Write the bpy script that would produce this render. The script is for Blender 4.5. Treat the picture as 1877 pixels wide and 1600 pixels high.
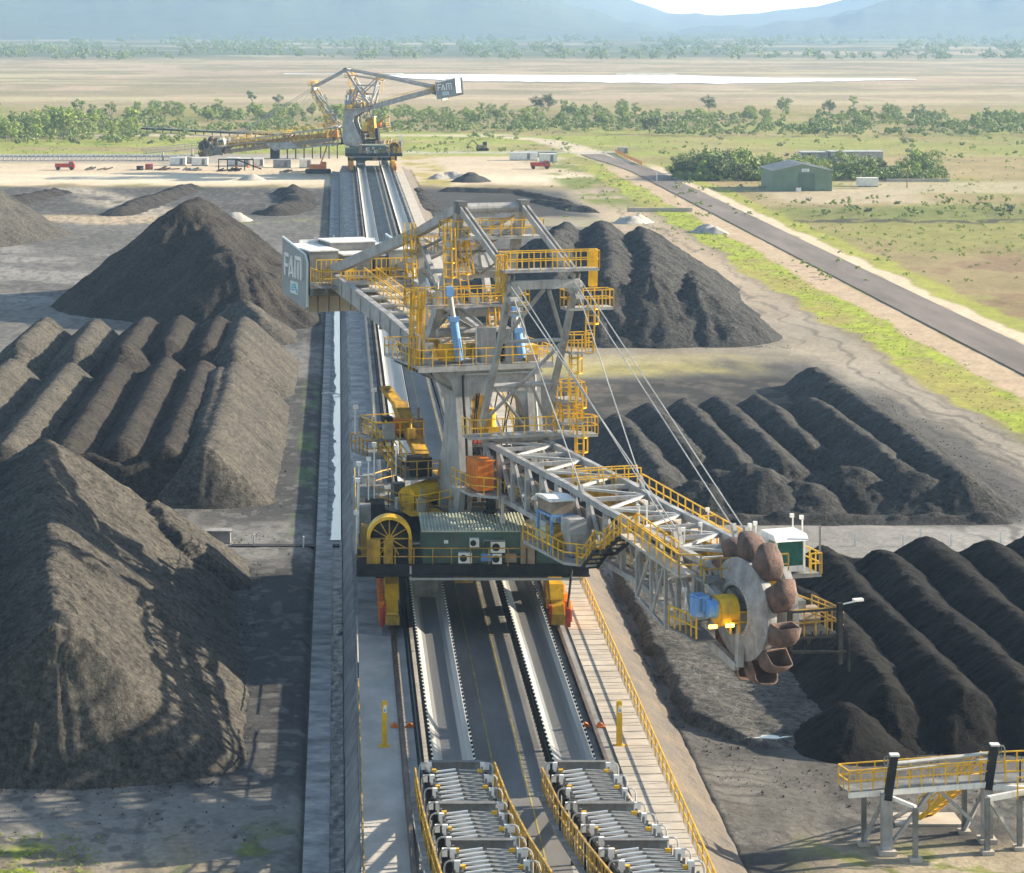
import bpy, math, random
import numpy as np
from mathutils import Vector, Matrix
random.seed(7); RNG = np.random.default_rng(7)
for o in list(bpy.data.objects): bpy.data.objects.remove(o)
S = bpy.context.scene
COL = S.collection
R = math.radians
# ---------------------------------------------------------------- camera, sky, sun, exposure
cam = bpy.data.cameras.new('camera'); cam.sensor_width = 36; cam.lens = 4640/1877*36
cam.shift_x = (938.5-620)/1877; cam.shift_y = -(800-35)/1877
cam.clip_start = 1; cam.clip_end = 60000
co = bpy.data.objects.new('camera', cam); COL.objects.link(co); co.location = (0,0,37); co.rotation_euler = (R(90),0,0)
S.camera = co
SUN_EL, SUN_AZ = 19.5, 13            # azimuth counted from +X towards +Y
W = bpy.data.worlds.new('World'); S.world = W; W.use_nodes = True
nt = W.node_tree; bg = nt.nodes['Background']; sky = nt.nodes.new('ShaderNodeTexSky')
sky.sky_type = 'NISHITA'; sky.sun_disc = False; sky.sun_elevation = R(SUN_EL); sky.sun_rotation = R(90-SUN_AZ)
sky.air_density = 1.2; sky.dust_density = 0.8; sky.ozone_density = 0.4
nt.links.new(sky.outputs[0], bg.inputs[0]); bg.inputs[1].default_value = 0.072
# a white glow added low in the sky over the hills, as the photograph's blown sky shows
_n=nt.nodes.new; _tc=_n('ShaderNodeTexCoord'); _sx=_n('ShaderNodeSeparateXYZ'); nt.links.new(_tc.outputs['Generated'],_sx.inputs[0])
_a=_n('ShaderNodeMapRange'); _a.interpolation_type='SMOOTHSTEP'; _a.inputs[1].default_value=0.30; _a.inputs[2].default_value=0.0; nt.links.new(_sx.outputs['Z'],_a.inputs[0])
_b=_n('ShaderNodeMapRange'); _b.interpolation_type='SMOOTHSTEP'; _b.inputs[1].default_value=0.2; _b.inputs[2].default_value=0.9; nt.links.new(_sx.outputs['Y'],_b.inputs[0])
_m=_n('ShaderNodeMath'); _m.operation='MULTIPLY'; nt.links.new(_a.outputs[0],_m.inputs[0]); nt.links.new(_b.outputs[0],_m.inputs[1])
_m2=_n('ShaderNodeMath'); _m2.operation='MULTIPLY'; _m2.inputs[1].default_value=0.55; nt.links.new(_m.outputs[0],_m2.inputs[0])
_bg2=_n('ShaderNodeBackground'); _bg2.inputs[0].default_value=(1,0.99,0.96,1); nt.links.new(_m2.outputs[0],_bg2.inputs[1])
_ad=_n('ShaderNodeAddShader'); nt.links.new(bg.outputs[0],_ad.inputs[0]); nt.links.new(_bg2.outputs[0],_ad.inputs[1]); nt.links.new(_ad.outputs[0],nt.nodes['World Output'].inputs[0])
sl = bpy.data.lights.new('sun', 'SUN'); sl.energy = 5.0; sl.angle = R(0.5); sl.color = (1.0,0.85,0.64)
so = bpy.data.objects.new('sun', sl); COL.objects.link(so)
sd = Vector((math.cos(R(SUN_EL))*math.cos(R(SUN_AZ)), math.cos(R(SUN_EL))*math.sin(R(SUN_AZ)), math.sin(R(SUN_EL))))
so.rotation_euler = sd.to_track_quat('Z','Y').to_euler()
S.view_settings.view_transform = 'Standard'; S.view_settings.look = 'None'; S.view_settings.gamma = 1
S.view_settings.exposure = 1.75
S.cycles.use_adaptive_sampling = True; S.cycles.adaptive_threshold = 0.02
S.cycles.max_bounces = 5; S.cycles.diffuse_bounces = 2; S.cycles.glossy_bounces = 2; S.cycles.transmission_bounces = 3; S.cycles.volume_bounces = 0
S.cycles.use_denoising = True
G0 = -1.5                          # stockyard level; the rail deck is level 0

# ---------------------------------------------------------------- materials
def mat(name, col, rough=0.7, amt=0.25, scale=1.5, metal=0.0, bump=0.0, bscale=8.0, col2=None, stretch=(1,1,1), spec=0.4):
    m = bpy.data.materials.new(name); m.use_nodes = True
    t = m.node_tree; p = t.nodes['Principled BSDF']; N = t.nodes.new; Lk = t.links.new
    p.inputs['Roughness'].default_value = rough; p.inputs['Metallic'].default_value = metal
    p.inputs['Specular IOR Level'].default_value = spec
    tc = N('ShaderNodeTexCoord'); mp = N('ShaderNodeMapping'); mp.inputs['Scale'].default_value = stretch
    Lk(tc.outputs['Object'], mp.inputs['Vector'])
    n = N('ShaderNodeTexNoise'); n.inputs['Scale'].default_value = scale; n.inputs['Detail'].default_value = 6; n.inputs['Roughness'].default_value = 0.65
    Lk(mp.outputs[0], n.inputs['Vector'])
    mx = N('ShaderNodeMix'); mx.data_type = 'RGBA'
    c2 = col2 or tuple(c*(1-amt) for c in col); c1 = col if col2 else tuple(min(1,c*(1+amt*0.6)) for c in col)
    rp = N('ShaderNodeMapRange'); rp.inputs[1].default_value = 0.35; rp.inputs[2].default_value = 0.65
    Lk(n.outputs['Fac'], rp.inputs[0]); Lk(rp.outputs[0], mx.inputs['Factor'])
    mx.inputs['A'].default_value = (*c2,1); mx.inputs['B'].default_value = (*c1,1)
    Lk(mx.outputs['Result'], p.inputs['Base Color'])
    if bump:
        b = N('ShaderNodeTexNoise'); b.inputs['Scale'].default_value = bscale; b.inputs['Detail'].default_value = 8; b.inputs['Roughness'].default_value = 0.7
        Lk(mp.outputs[0], b.inputs['Vector'])
        bn = N('ShaderNodeBump'); bn.inputs['Strength'].default_value = 1.0; bn.inputs['Distance'].default_value = bump
        Lk(b.outputs['Fac'], bn.inputs['Height']); Lk(bn.outputs[0], p.inputs['Normal'])
    return m
M = dict(
 steel = mat('steel_paint', (0.43,0.44,0.45), 0.5, 0.3, 0.9, col2=(0.27,0.275,0.28)),
 steeld = mat('steel_grimy', (0.20,0.21,0.21), 0.6, 0.45, 0.8),
 dark = mat('dark_steel', (0.028,0.031,0.034), 0.8, 0.5, 1.2, spec=0.15),
 black = mat('rubber', (0.02,0.02,0.022), 0.8, 0.3, 2),
 yellow = mat('safety_yellow', (0.78,0.46,0.02), 0.5, 0.2, 1.2),
 yellowd = mat('grimy_yellow', (0.50,0.30,0.03), 0.6, 0.5, 1.2),
 orange = mat('orange_paint', (0.75,0.20,0.02), 0.5, 0.15, 1.0),
 red = mat('red_paint', (0.45,0.05,0.03), 0.5, 0.3, 1.0),
 white = mat('white_paint', (0.80,0.80,0.78), 0.5, 0.12, 1.0),
 green = mat('green_cladding', (0.06,0.115,0.095), 0.55, 0.3, 0.7),
 shedgreen = mat('shed_cladding', (0.17,0.25,0.18), 0.6, 0.15, 0.5),
 sheddoor = mat('shed_door', (0.10,0.155,0.12), 0.6, 0.15, 0.5),
 roofg = mat('pale_green_roof', (0.50,0.54,0.44), 0.6, 0.15, 0.6),
 blue = mat('blue_paint', (0.16,0.36,0.72), 0.4, 0.15, 1.0),
 cyan = mat('cyan_ink', (0.10,0.45,0.60), 0.5, 0.1, 1.0),
 paleplate = mat('pale_plate', (0.62,0.70,0.72), 0.5, 0.1, 1.0),
 plate = mat('slate_plate', (0.24,0.28,0.31), 0.45, 0.15, 0.5),
 rust = mat('bucket_rust', (0.19,0.118,0.098), 0.85, 0.35, 1.6, bump=0.08, bscale=4, col2=(0.075,0.055,0.05)),
 disc = mat('worn_disc', (0.30,0.30,0.31), 0.6, 0.35, 1.3, bump=0.01, bscale=5),
 brown = mat('brown_cabinet', (0.27,0.215,0.16), 0.6, 0.3, 1.0),
 glass = mat('green_glass', (0.02,0.12,0.10), 0.08, 0.5, 1.5, spec=0.8),
 belt = mat('worn_belt', (0.15,0.155,0.16), 0.42, 0.35, 0.12, stretch=(6,0.12,1), spec=0.6),
 beltlight = mat('lit_belt_edge', (0.34,0.335,0.32), 0.5, 0.3, 0.3, stretch=(2,0.2,1)),  # sunlight on the trough walls put into a paler belt grey
 lampw = mat('lamp_glass', (0.85,0.85,0.83), 0.25, 0.05, 1),
 concl = mat('pale_concrete', (0.44,0.40,0.345), 0.85, 0.22, 0.45, bump=0.01),
 concg = mat('coal_stained_concrete', (0.24,0.24,0.235), 0.85, 0.45, 0.35, bump=0.01, stretch=(1,0.45,1)),
 concd = mat('grey_concrete', (0.27,0.265,0.26), 0.85, 0.5, 0.5, bump=0.015),
 deckroad = mat('dark_service_road', (0.17,0.17,0.17), 0.8, 0.3, 0.3, bump=0.006, stretch=(1,0.25,1)),
 slope = mat('embankment_lining', (0.24,0.24,0.238), 0.85, 0.45, 0.7, bump=0.03, bscale=3),
 ochre = mat('ochre_fill', (0.165,0.135,0.105), 0.95, 0.5, 0.45, bump=0.2, bscale=1.8, col2=(0.105,0.098,0.092)),
 paint = mat('road_paint', (0.36,0.30,0.08), 0.7, 0.5, 0.8),
 rail = mat('rail_steel', (0.17,0.13,0.11), 0.45, 0.4, 0.6, metal=0.5),
 silt = mat('wet_silt', (0.20,0.20,0.19), 0.5, 0.5, 2.2, bump=0.05, bscale=5, col2=(0.03,0.03,0.032)),
 deckc = mat('worn_deck_concrete', (0.50,0.47,0.43), 0.85, 0.3, 0.5, bump=0.01, col2=(0.34,0.325,0.30), stretch=(1,0.6,1)),
 apron = mat('stained_apron', (0.36,0.36,0.355), 0.9, 0.5, 0.55, bump=0.03, bscale=3, col2=(0.13,0.135,0.14), stretch=(1,1.6,1)),
 asphalt = mat('asphalt', (0.155,0.13,0.115), 0.85, 0.35, 0.2, bump=0.01, stretch=(1,0.15,1)),
 bark = mat('bark', (0.20,0.17,0.13), 0.9, 0.4, 2),
 tin = mat('tin_roof', (0.45,0.46,0.46), 0.45, 0.2, 0.5),
 rockm = mat('pale_rock', (0.38,0.36,0.33), 0.9, 0.3, 0.8, bump=0.05, bscale=3),
)
def leafmat(name, c1, c2):
    m = mat(name, c1, 0.6, col2=c2, scale=0.55); p = m.node_tree.nodes['Principled BSDF']
    p.inputs['Subsurface Weight'].default_value = 0.0
    return m
LEAF = [leafmat('leaf_mid', (0.26,0.34,0.08), (0.14,0.19,0.05)), leafmat('leaf_bright', (0.33,0.42,0.08), (0.19,0.26,0.05)), leafmat('leaf_dark', (0.15,0.20,0.06), (0.08,0.115,0.035))]
def coalmat(name, c1, c2, bump=0.12, grain=0.55):
    m = mat(name, c1, 0.9, col2=c2, scale=0.3, bump=bump, bscale=1.9, spec=0.12)
    t=m.node_tree; p=t.nodes['Principled BSDF']; N=t.nodes.new
    tc=N('ShaderNodeTexCoord'); g=N('ShaderNodeTexNoise'); g.inputs['Scale'].default_value=2.6; g.inputs['Detail'].default_value=5; g.inputs['Roughness'].default_value=0.85
    t.links.new(tc.outputs['Object'],g.inputs['Vector'])
    r=N('ShaderNodeMapRange'); r.inputs[1].default_value=0.38; r.inputs[2].default_value=0.62; r.inputs[3].default_value=1-grain*1.15; r.inputs[4].default_value=1+grain*0.7
    t.links.new(g.outputs['Fac'],r.inputs[0])
    src=p.inputs['Base Color'].links[0].from_socket; mx=N('ShaderNodeMix'); mx.data_type='RGBA'; mx.blend_type='MULTIPLY'; mx.inputs['Factor'].default_value=1
    t.links.new(src,mx.inputs['A']); t.links.new(r.outputs[0],mx.inputs['B']); t.links.new(mx.outputs['Result'],p.inputs['Base Color'])
    return m
def weather(m, dust=0.35, rust=0.25):
    t=m.node_tree; p=t.nodes['Principled BSDF']; N=t.nodes.new; Lk=t.links.new
    tc=N('ShaderNodeTexCoord'); mp=N('ShaderNodeMapping'); mp.inputs['Scale'].default_value=(2.5,2.5,0.35); Lk(tc.outputs['Object'],mp.inputs[0])
    n=N('ShaderNodeTexNoise'); n.inputs['Scale'].default_value=1.6; n.inputs['Detail'].default_value=6; Lk(mp.outputs[0],n.inputs['Vector'])
    r=N('ShaderNodeMapRange'); r.inputs[1].default_value=0.52; r.inputs[2].default_value=0.68; r.inputs[4].default_value=rust; Lk(n.outputs['Fac'],r.inputs[0])
    m1=N('ShaderNodeMix'); m1.data_type='RGBA'; m1.inputs['B'].default_value=(0.16,0.10,0.065,1); Lk(p.inputs['Base Color'].links[0].from_socket,m1.inputs['A']); Lk(r.outputs[0],m1.inputs['Factor'])
    ge=N('ShaderNodeNewGeometry'); sx=N('ShaderNodeSeparateXYZ'); Lk(ge.outputs['True Normal'],sx.inputs[0])
    u=N('ShaderNodeMapRange'); u.inputs[1].default_value=0.6; u.inputs[2].default_value=0.95; u.inputs[4].default_value=dust; Lk(sx.outputs['Z'],u.inputs[0])
    n2=N('ShaderNodeTexNoise'); n2.inputs['Scale'].default_value=1.1; n2.inputs['Detail'].default_value=6; Lk(tc.outputs['Object'],n2.inputs['Vector'])
    u2=N('ShaderNodeMapRange'); u2.inputs[1].default_value=0.4; u2.inputs[2].default_value=0.6; Lk(n2.outputs['Fac'],u2.inputs[0])
    mu=N('ShaderNodeMath'); mu.operation='MULTIPLY'; Lk(u.outputs[0],mu.inputs[0]); Lk(u2.outputs[0],mu.inputs[1])
    m2=N('ShaderNodeMix'); m2.data_type='RGBA'; m2.inputs['B'].default_value=(0.05,0.05,0.05,1); Lk(m1.outputs['Result'],m2.inputs['A']); Lk(mu.outputs[0],m2.inputs['Factor']); Lk(m2.outputs['Result'],p.inputs['Base Color'])
for k_,d_,r_ in (('steel',0.5,0.35),('steeld',0.5,0.3),('yellow',0.25,0.3),('yellowd',0.6,0.5),('green',0.4,0.3),('white',0.2,0.2),('plate',0.3,0.25),('orange',0.3,0.3),('blue',0.4,0.25),('disc',0.4,0.4),('tin',0.3,0.2),('shedgreen',0.1,0.2),('roofg',0.3,0.2)): weather(M[k_],d_,r_)
COAL = dict(fg=coalmat('black_coal', (0.012,0.0125,0.013), (0.007,0.007,0.0075), 0.25),
            mid=coalmat('grey_coal', (0.072,0.073,0.073), (0.04,0.042,0.043), 0.42),
            left=coalmat('dusty_coal', (0.108,0.102,0.09), (0.064,0.062,0.058), 0.42),
            far=coalmat('far_coal', (0.055,0.050,0.046), (0.033,0.031,0.030), 0.42),
            flat=coalmat('crushed_coal', (0.135,0.132,0.125), (0.065,0.065,0.065), bump=0.25))

# ---------------------------------------------------------------- mesh helper
class MB:
    def __init__(s, T=None): s.v=[]; s.f=[]; s.T=T
    def add(s, vs, fs):
        b=len(s.v)
        if s.T: vs=[s.T(*p) for p in vs]
        s.v.extend(tuple(p) for p in vs); s.f.extend(tuple(i+b for i in f) for f in fs); return s
    def box(s, c, d):
        x,y,z=c; a,b,h=d[0]/2,d[1]/2,d[2]/2
        return s.add([(x-a,y-b,z-h),(x+a,y-b,z-h),(x+a,y+b,z-h),(x-a,y+b,z-h),(x-a,y-b,z+h),(x+a,y-b,z+h),(x+a,y+b,z+h),(x-a,y+b,z+h)],
          [(0,3,2,1),(4,5,6,7),(0,1,5,4),(1,2,6,5),(2,3,7,6),(3,0,4,7)])
    def bx(s, x0,x1,y0,y1,z0,z1): return s.box(((x0+x1)/2,(y0+y1)/2,(z0+z1)/2),(abs(x1-x0),abs(y1-y0),abs(z1-z0)))
    def beam(s, p, q, w, h=None, up=(0,0,1)):
        h=h or w; p=Vector(p); q=Vector(q); d=(q-p)
        if d.length<1e-6: return s
        d.normalize(); u=Vector(up)
        if abs(d.dot(u))>0.98: u=Vector((0,1,0))
        r=d.cross(u).normalized(); u=r.cross(d)
        vs=[]
        for e in (p,q):
            for a,b in ((-1,-1),(1,-1),(1,1),(-1,1)): vs.append(tuple(e+r*a*w/2+u*b*h/2))
        return s.add(vs,[(0,1,2,3),(7,6,5,4),(0,4,5,1),(1,5,6,2),(2,6,7,3),(3,7,4,0)])
    def tube(s, p, q, r, n=8, r2=None):
        r2=r if r2 is None else r2
        p=Vector(p); q=Vector(q); d=(q-p).normalized(); u=Vector((0,0,1))
        if abs(d.dot(u))>0.95: u=Vector((0,1,0))
        a=d.cross(u).normalized(); b=a.cross(d); vs=[]
        for e,rr in ((p,r),(q,r2)):
            for i in range(n):
                t=2*math.pi*i/n; vs.append(tuple(e+a*math.cos(t)*rr+b*math.sin(t)*rr))
        fs=[(i,(i+1)%n,n+(i+1)%n,n+i) for i in range(n)]+[tuple(range(n-1,-1,-1)),tuple(range(n,2*n))]
        return s.add(vs,fs)
    def path(s, pts, r, n=6):
        for a,b in zip(pts,pts[1:]): s.tube(a,b,r,n)
        return s
    def prism(s, poly, t0, t1, plane='xz'):
        # polygon in a plane, pushed from t0 to t1 along the third axis
        f={'xz':lambda a,b,t:(a,t,b),'xy':lambda a,b,t:(a,b,t),'yz':lambda a,b,t:(t,a,b)}[plane]
        n=len(poly); vs=[f(a,b,t0) for a,b in poly]+[f(a,b,t1) for a,b in poly]
        return s.add(vs,[tuple(range(n-1,-1,-1)),tuple(range(n,2*n))]+[(i,(i+1)%n,n+(i+1)%n,n+i) for i in range(n)])
    def strip(s, A, B, t0, t1, plane='xz'):
        # quads between two polylines of equal length, given thickness
        for i in range(len(A)-1): s.prism([A[i],A[i+1],B[i+1],B[i]],t0,t1,plane)
        return s
    def railing(s, pts, h=1.05, sp=1.3, w=0.06, mid=True, kick=False):
        for p,q in zip(pts,pts[1:]):
            p=Vector(p); q=Vector(q); L=(q-p).length; n=max(1,round(L/sp))
            for k in range(n+1):
                e=p.lerp(q,k/n); s.beam(e,e+Vector((0,0,h)),w)
            for z in ((h,h*0.52) if mid else (h,)): s.beam(p+Vector((0,0,z)),q+Vector((0,0,z)),w)
            if kick: s.beam(p+Vector((0,0,0.1)),q+Vector((0,0,0.1)),0.03,0.18)
        return s
    def ladder(s, p, q, w=0.5, cage=True, ax=(1,0,0)):
        p=Vector(p); q=Vector(q); ax=Vector(ax)*w/2; L=(q-p).length
        for k in (-1,1): s.beam(p+ax*k,q+ax*k,0.07)
        for i in range(int(L/0.45)+1):
            e=p.lerp(q,min(1,i*0.45/L)); s.beam(e-ax,e+ax,0.05)
        if cage:
            n=ax.normalized().cross(Vector((0,0,1))).normalized()
            for sgn in (-1.25,0,1.25):
                o=ax*sgn+n*(0.75 if sgn==0 else 0.5)
                s.beam(p+o+Vector((0,0,1.8)),q+o+Vector((0,0,0.6)),0.08)
            for i in range(int((L-1.8)/0.9)+1):
                e=p.lerp(q,(1.8+i*0.9)/max(L,1.9)); 
                s.beam(e-ax,e-ax*1.25+n*0.5,0.07); s.beam(e-ax*1.25+n*0.5,e+n*0.75,0.07); s.beam(e+n*0.75,e+ax*1.25+n*0.5,0.07); s.beam(e+ax,e+ax*1.25+n*0.5,0.07)
        return s
    def stair(s, p, q, w, ax):
        p=Vector(p); q=Vector(q); ax=Vector(ax).normalized()*w/2; L=(q-p).length; n=max(3,int(abs(q.z-p.z)/0.28))
        for k in (-1,1): s.beam(p+ax*k,q+ax*k,0.06,0.22)
        for i in range(n+1):
            e=p.lerp(q,i/n); s.beam(e-ax,e+ax,0.22,0.04)
        return s
    def build(s, name, m, parent=None, smooth=False, **props):
        me=bpy.data.meshes.new(name); me.from_pydata(s.v,[],s.f); me.update()
        import bmesh
        b=bmesh.new(); b.from_mesh(me); bmesh.ops.recalc_face_normals(b,faces=b.faces); b.to_mesh(me); b.free()
        me.materials.append(m)
        if smooth:
            for p in me.polygons: p.use_smooth=True
        o=bpy.data.objects.new(name,me); COL.objects.link(o)
        if parent: o.parent=parent
        for k,x in props.items(): o[k]=x
        return o
def tag(o, label, cat, group=None, kind=None):
    if label: o['label']=label
    if cat: o['category']=cat
    if group: o['group']=group
    if kind: o['kind']=kind
    return o
def empty(name, loc, label, cat, group=None, rz=0):
    o=bpy.data.objects.new(name,None); COL.objects.link(o); o.location=loc; o.rotation_euler=(0,0,rz); o.empty_display_size=0.5
    return tag(o,label,cat,group)
def copy_tree(o, parent=None):
    c=o.copy(); COL.objects.link(c)
    if parent: c.parent=parent
    for ch in list(o.children): copy_tree(ch,c)
    return c
def gp(u, v, z=G0):                # a point read off the photograph at a known level -> world
    y=4640*(37-z)/(v-35); return ((u-620)*y/4640, y)

# ---------------------------------------------------------------- noise
def _hash(ix, iy, seed):
    n=(ix*374761393+iy*668265263+seed*974634777)&0xffffffff
    n=((n^(n>>13))*1274126177)&0xffffffff
    return ((n^(n>>16))&0xffff)/65535.0
def vnoise(x, y, seed=0):
    x=np.asarray(x,dtype=np.float64); y=np.asarray(y,dtype=np.float64)
    ix=np.floor(x).astype(np.int64); iy=np.floor(y).astype(np.int64); fx=x-ix; fy=y-iy
    fx=fx*fx*(3-2*fx); fy=fy*fy*(3-2*fy)
    a=_hash(ix,iy,seed); b=_hash(ix+1,iy,seed); c=_hash(ix,iy+1,seed); d=_hash(ix+1,iy+1,seed)
    return (a*(1-fx)+b*fx)*(1-fy)+(c*(1-fx)+d*fx)*fy
def fbm(x, y, seed=0, oct=4, gain=0.5):
    s=0; a=1; t=0
    for i in range(oct):
        s=s+a*vnoise(x*2**i+i*17.3,y*2**i-i*9.1,seed+i); t+=a; a*=gain
    return s/t
def sm(x, a, b): t=np.clip((x-a)/(b-a),0,1); return t*t*(3-2*t)
def band(x, a, b, e): return sm(x,a-e,a+e)*(1-sm(x,b-e,b+e))

def grid_obj(name, X, Y, Z, m, keep=None, cols=None, smooth=True):
    r,c=X.shape; idx=np.arange(r*c).reshape(r,c)
    q=np.stack([idx[:-1,:-1],idx[:-1,1:],idx[1:,1:],idx[1:,:-1]],-1).reshape(-1,4)
    V=np.stack([X,Y,Z],-1).reshape(-1,3)
    if keep is not None:
        k=keep.reshape(-1); q=q[k[q].any(1)]
        used=np.zeros(r*c,bool); used[q.ravel()]=True; mp=np.cumsum(used)-1; V=V[used]; q=mp[q]
    me=bpy.data.meshes.new(name); me.vertices.add(len(V)); me.vertices.foreach_set('co',V.astype(np.float32).ravel())
    me.loops.add(q.size); me.loops.foreach_set('vertex_index',q.astype(np.int32).ravel())
    me.polygons.add(len(q)); me.polygons.foreach_set('loop_start',np.arange(0,q.size,4,dtype=np.int32)); me.polygons.foreach_set('loop_total',np.full(len(q),4,np.int32))
    me.polygons.foreach_set('use_smooth',np.full(len(q),smooth)); me.update(calc_edges=True)
    if cols is not None:
        a=me.color_attributes.new('soil','FLOAT_COLOR','POINT'); C4=np.concatenate([cols.reshape(-1,3),np.ones((r*c,1))],1).astype(np.float32)
        a.data.foreach_set('color',C4.ravel())
    me.materials.append(m); o=bpy.data.objects.new(name,me); COL.objects.link(o); return o

# ---------------------------------------------------------------- ground
def ground_colour(X, Y):
    n1=fbm(X/9,Y/14,1); n2=fbm(X/2.2,Y/3.5,2); n3=fbm(X/30,Y/45,3); n4=fbm(X/45,Y/60,4,5)
    nf=fbm(X/0.8,Y/1.2,9,3)
    C=np.zeros(X.shape+(3,)); X0,Y0=X,Y; X=X+2.2*(n1-0.5)*sm(X,17,22)+1.0*(n2-0.5)*sm(np.abs(X-8),12,16); Y=Y+10*(n1-0.5)+3*(n2-0.5)
    def lay(col,mask,var=0.25,n=None):
        n=n2 if n is None else n
        c=np.array(col)[None,None,:]*(1+var*(n-0.5)*2)[...,None]
        C[:]=C*(1-mask[...,None])+c*mask[...,None]
    one=np.ones(X.shape)
    lay((0.275,0.225,0.115),one,0.3,n1)                                   # dry field
    lay((0.21,0.22,0.06),sm(n3,0.45,0.62)*0.8,0.3,n2)
    lay((0.20,0.13,0.085),sm(n1,0.52,0.66)*sm(X,84,90)*(1-sm(Y,400,450))*0.75,0.3,n2)
    lay((0.25,0.29,0.06),sm(Y,700,720)*(1-sm(Y,860,960))*sm(fbm(X/40,Y/25,21),0.35,0.55)*(0.85-0.45*sm(X,80,110)),0.25,n1)
    far=sm(Y,1050,1250)
    lay((0.36,0.285,0.20),far,0.22,n4); lay((0.22,0.20,0.11),far*sm(fbm(X/35,Y/60,35),0.5,0.62)*0.6,0.2,n1)                                     # dry plain
    lay((0.21,0.19,0.11),far*sm(fbm(X/90,Y/70,31),0.5,0.62)*0.7,0.2,n4)
    lay((0.40,0.36,0.22),far*sm(fbm(X/260,Y/40,33),0.62,0.68)*0.8,0.1,n4)
    lay((0.10,0.12,0.06),sm(Y,2300,2700)*sm(fbm(X/300,Y/220,34),0.38,0.55),0.3,n4)
    # sandy works yard
    yard=band(Y+8*(n1-0.5)*2,588,712,6)*(1-sm(X+6*(n1-0.5),55,66))
    lay((0.50,0.42,0.31),yard,0.16,n1)
    lay((0.26,0.24,0.21),yard*band(Y,676,716,7)*(1-sm(X,-30,0))*0.8,0.2,n1)
    lay((0.62,0.55,0.43),yard*band(Y,596,628,7)*sm(n3,0.3,0.5)*0.8,0.1,n1)
    lay((0.32,0.28,0.09),yard*band(X,17,27,2)*sm(n1,0.3,0.5),0.3,n2)
    lay((0.30,0.28,0.24),band(Y,704,722,3)*(1-sm(X,-4,0)),0.2,n1)
    # far track across the grass, turning into the sealed road
    tx=np.interp(Y,[650,700,760,800,822,836,846,858],[79,74,70,66,58,40,15,-10]); 
    lay((0.48,0.42,0.32),band(X-tx,-5,5,1.5)*band(Y,680,842,6),0.1,n1)
    lay((0.48,0.42,0.32),band(Y,832,846,4)*band(X,-260,58,4)*0.8,0.1,n1)
    lay((0.40,0.38,0.33),band(Y,726,738,3)*band(X,18,80,3)*0.8,0.1,n1)
    # stockyard, left and right of the berm
    pr0=sm(X,17.5,18.2)*(1-sm(X,55,60))*(1-sm(Y,560,588))
    pl=(1-sm(X,-1.9,-1.5))*(1-sm(Y,570,590))
    lay((0.135,0.132,0.126),pl,0.35,n1); lay((0.06,0.06,0.062),pl*sm(X,-13,-6)*(1-sm(Y,300,340)),0.5,n2)
    lay((0.24,0.235,0.225),pl*sm(fbm(X/26+Y/50,Y/18,41),0.47,0.6)*band(Y,330,480,25)*(1-sm(X,-34,-26)),0.2,n1)
    lay((0.18,0.18,0.175),pl*band(Y,180,194,3),0.3,n1)
    lay((0.20,0.20,0.19),pl*band(Y,272,300,6)*0.8,0.3,n1)
    lay((0.20,0.21,0.06),pl*band(Y,478,492,4)*sm(n1,0.4,0.55)*sm(X,-32,-26),0.4,n2)
    lay((0.42,0.34,0.24),pl*band(Y,478,500,5)*(1-sm(X,-34,-28)),0.2,n2)
    lay((0.40,0.36,0.29),pl*band(X+0.38*(Y-560),-64,-49,3)*band(Y,495,585,5)*sm(n1,0.3,0.5),0.2,n2)
    lay((0.06,0.058,0.056),pl*band(Y,497,580,4)*(1-band(X+0.38*(Y-560),-64,-49,3)*0.8)*0.85,0.35,n1)
    lay((0.19,0.185,0.175),pl*(1-sm(Y,124,129)),0.3,n1)
    gl=pl*(1-sm(Y,116,123))
    lay((0.27,0.225,0.15),gl*(1-sm(X,-8,-4))*sm(n1+0.3*n2,0.5,0.7),0.3,n2)
    lay((0.24,0.30,0.02),gl*(1-sm(X,-13.5,-10))*sm(fbm(X/1.6,Y/2.2,51),0.5,0.6)*(1-sm(Y,118,121)),0.35,nf)
    lay((0.13,0.16,0.05),gl*band(X,-11,-2,1)*sm(fbm(X/2,Y/2,52),0.58,0.66),0.3,nf)
    lay((0.08,0.13,0.05),pl*band(X,-3.6,-1.9,0.4)*band(Y,180,270,4)*sm(fbm(X/1.5,Y/5,53),0.5,0.6),0.4,nf)
    # ruts
    rut=sm(np.abs(np.sin(X*0.9+3*fbm(X/12,Y/20,61)+Y*0.12)),0.9,1.0)
    lay((0.07,0.07,0.07),pl*rut*sm(n2,0.45,0.6)*0.5,0.2,n2); lay((0.06,0.06,0.06),(pl+pr0)*sm(nf,0.52,0.66)*0.55,0.3,n2); lay((0.22,0.215,0.2),(pl+pr0)*sm(1-nf,0.56,0.68)*0.4,0.3,n2)
    pr=sm(X,17.5,18.2)*(1-sm(X+2*(n1-0.5),60,63))*(1-sm(Y,560,588))
    lay((0.115,0.112,0.108),pr,0.45,n1); lay((0.055,0.055,0.055),pr*sm(n2+0.4*(nf-0.5),0.5,0.66)*(1-sm(X,50,56))*0.7,0.3,nf)
    lay((0.29,0.26,0.215),pr*sm(X+3*(n1-0.5),55-6*sm(Y,240,320),59-6*sm(Y,240,320)),0.25,n1)
    lay((0.37,0.30,0.22),pr*sm(X,48,55)*sm(Y,300,420),0.25,n1)
    lay((0.045,0.045,0.045),pr*band(Y,192,272,4)*(1-sm(X+4*n1,51,56)),0.45,n1); lay((0.10,0.09,0.08),pr*band(Y,245,272,4)*(1-sm(X+4*n1,50,55))*sm(n2,0.5,0.62)*0.7,0.3,nf)
    lay((0.25,0.245,0.235),pr*band(Y,176,194,2.5),0.3,n1)
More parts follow.
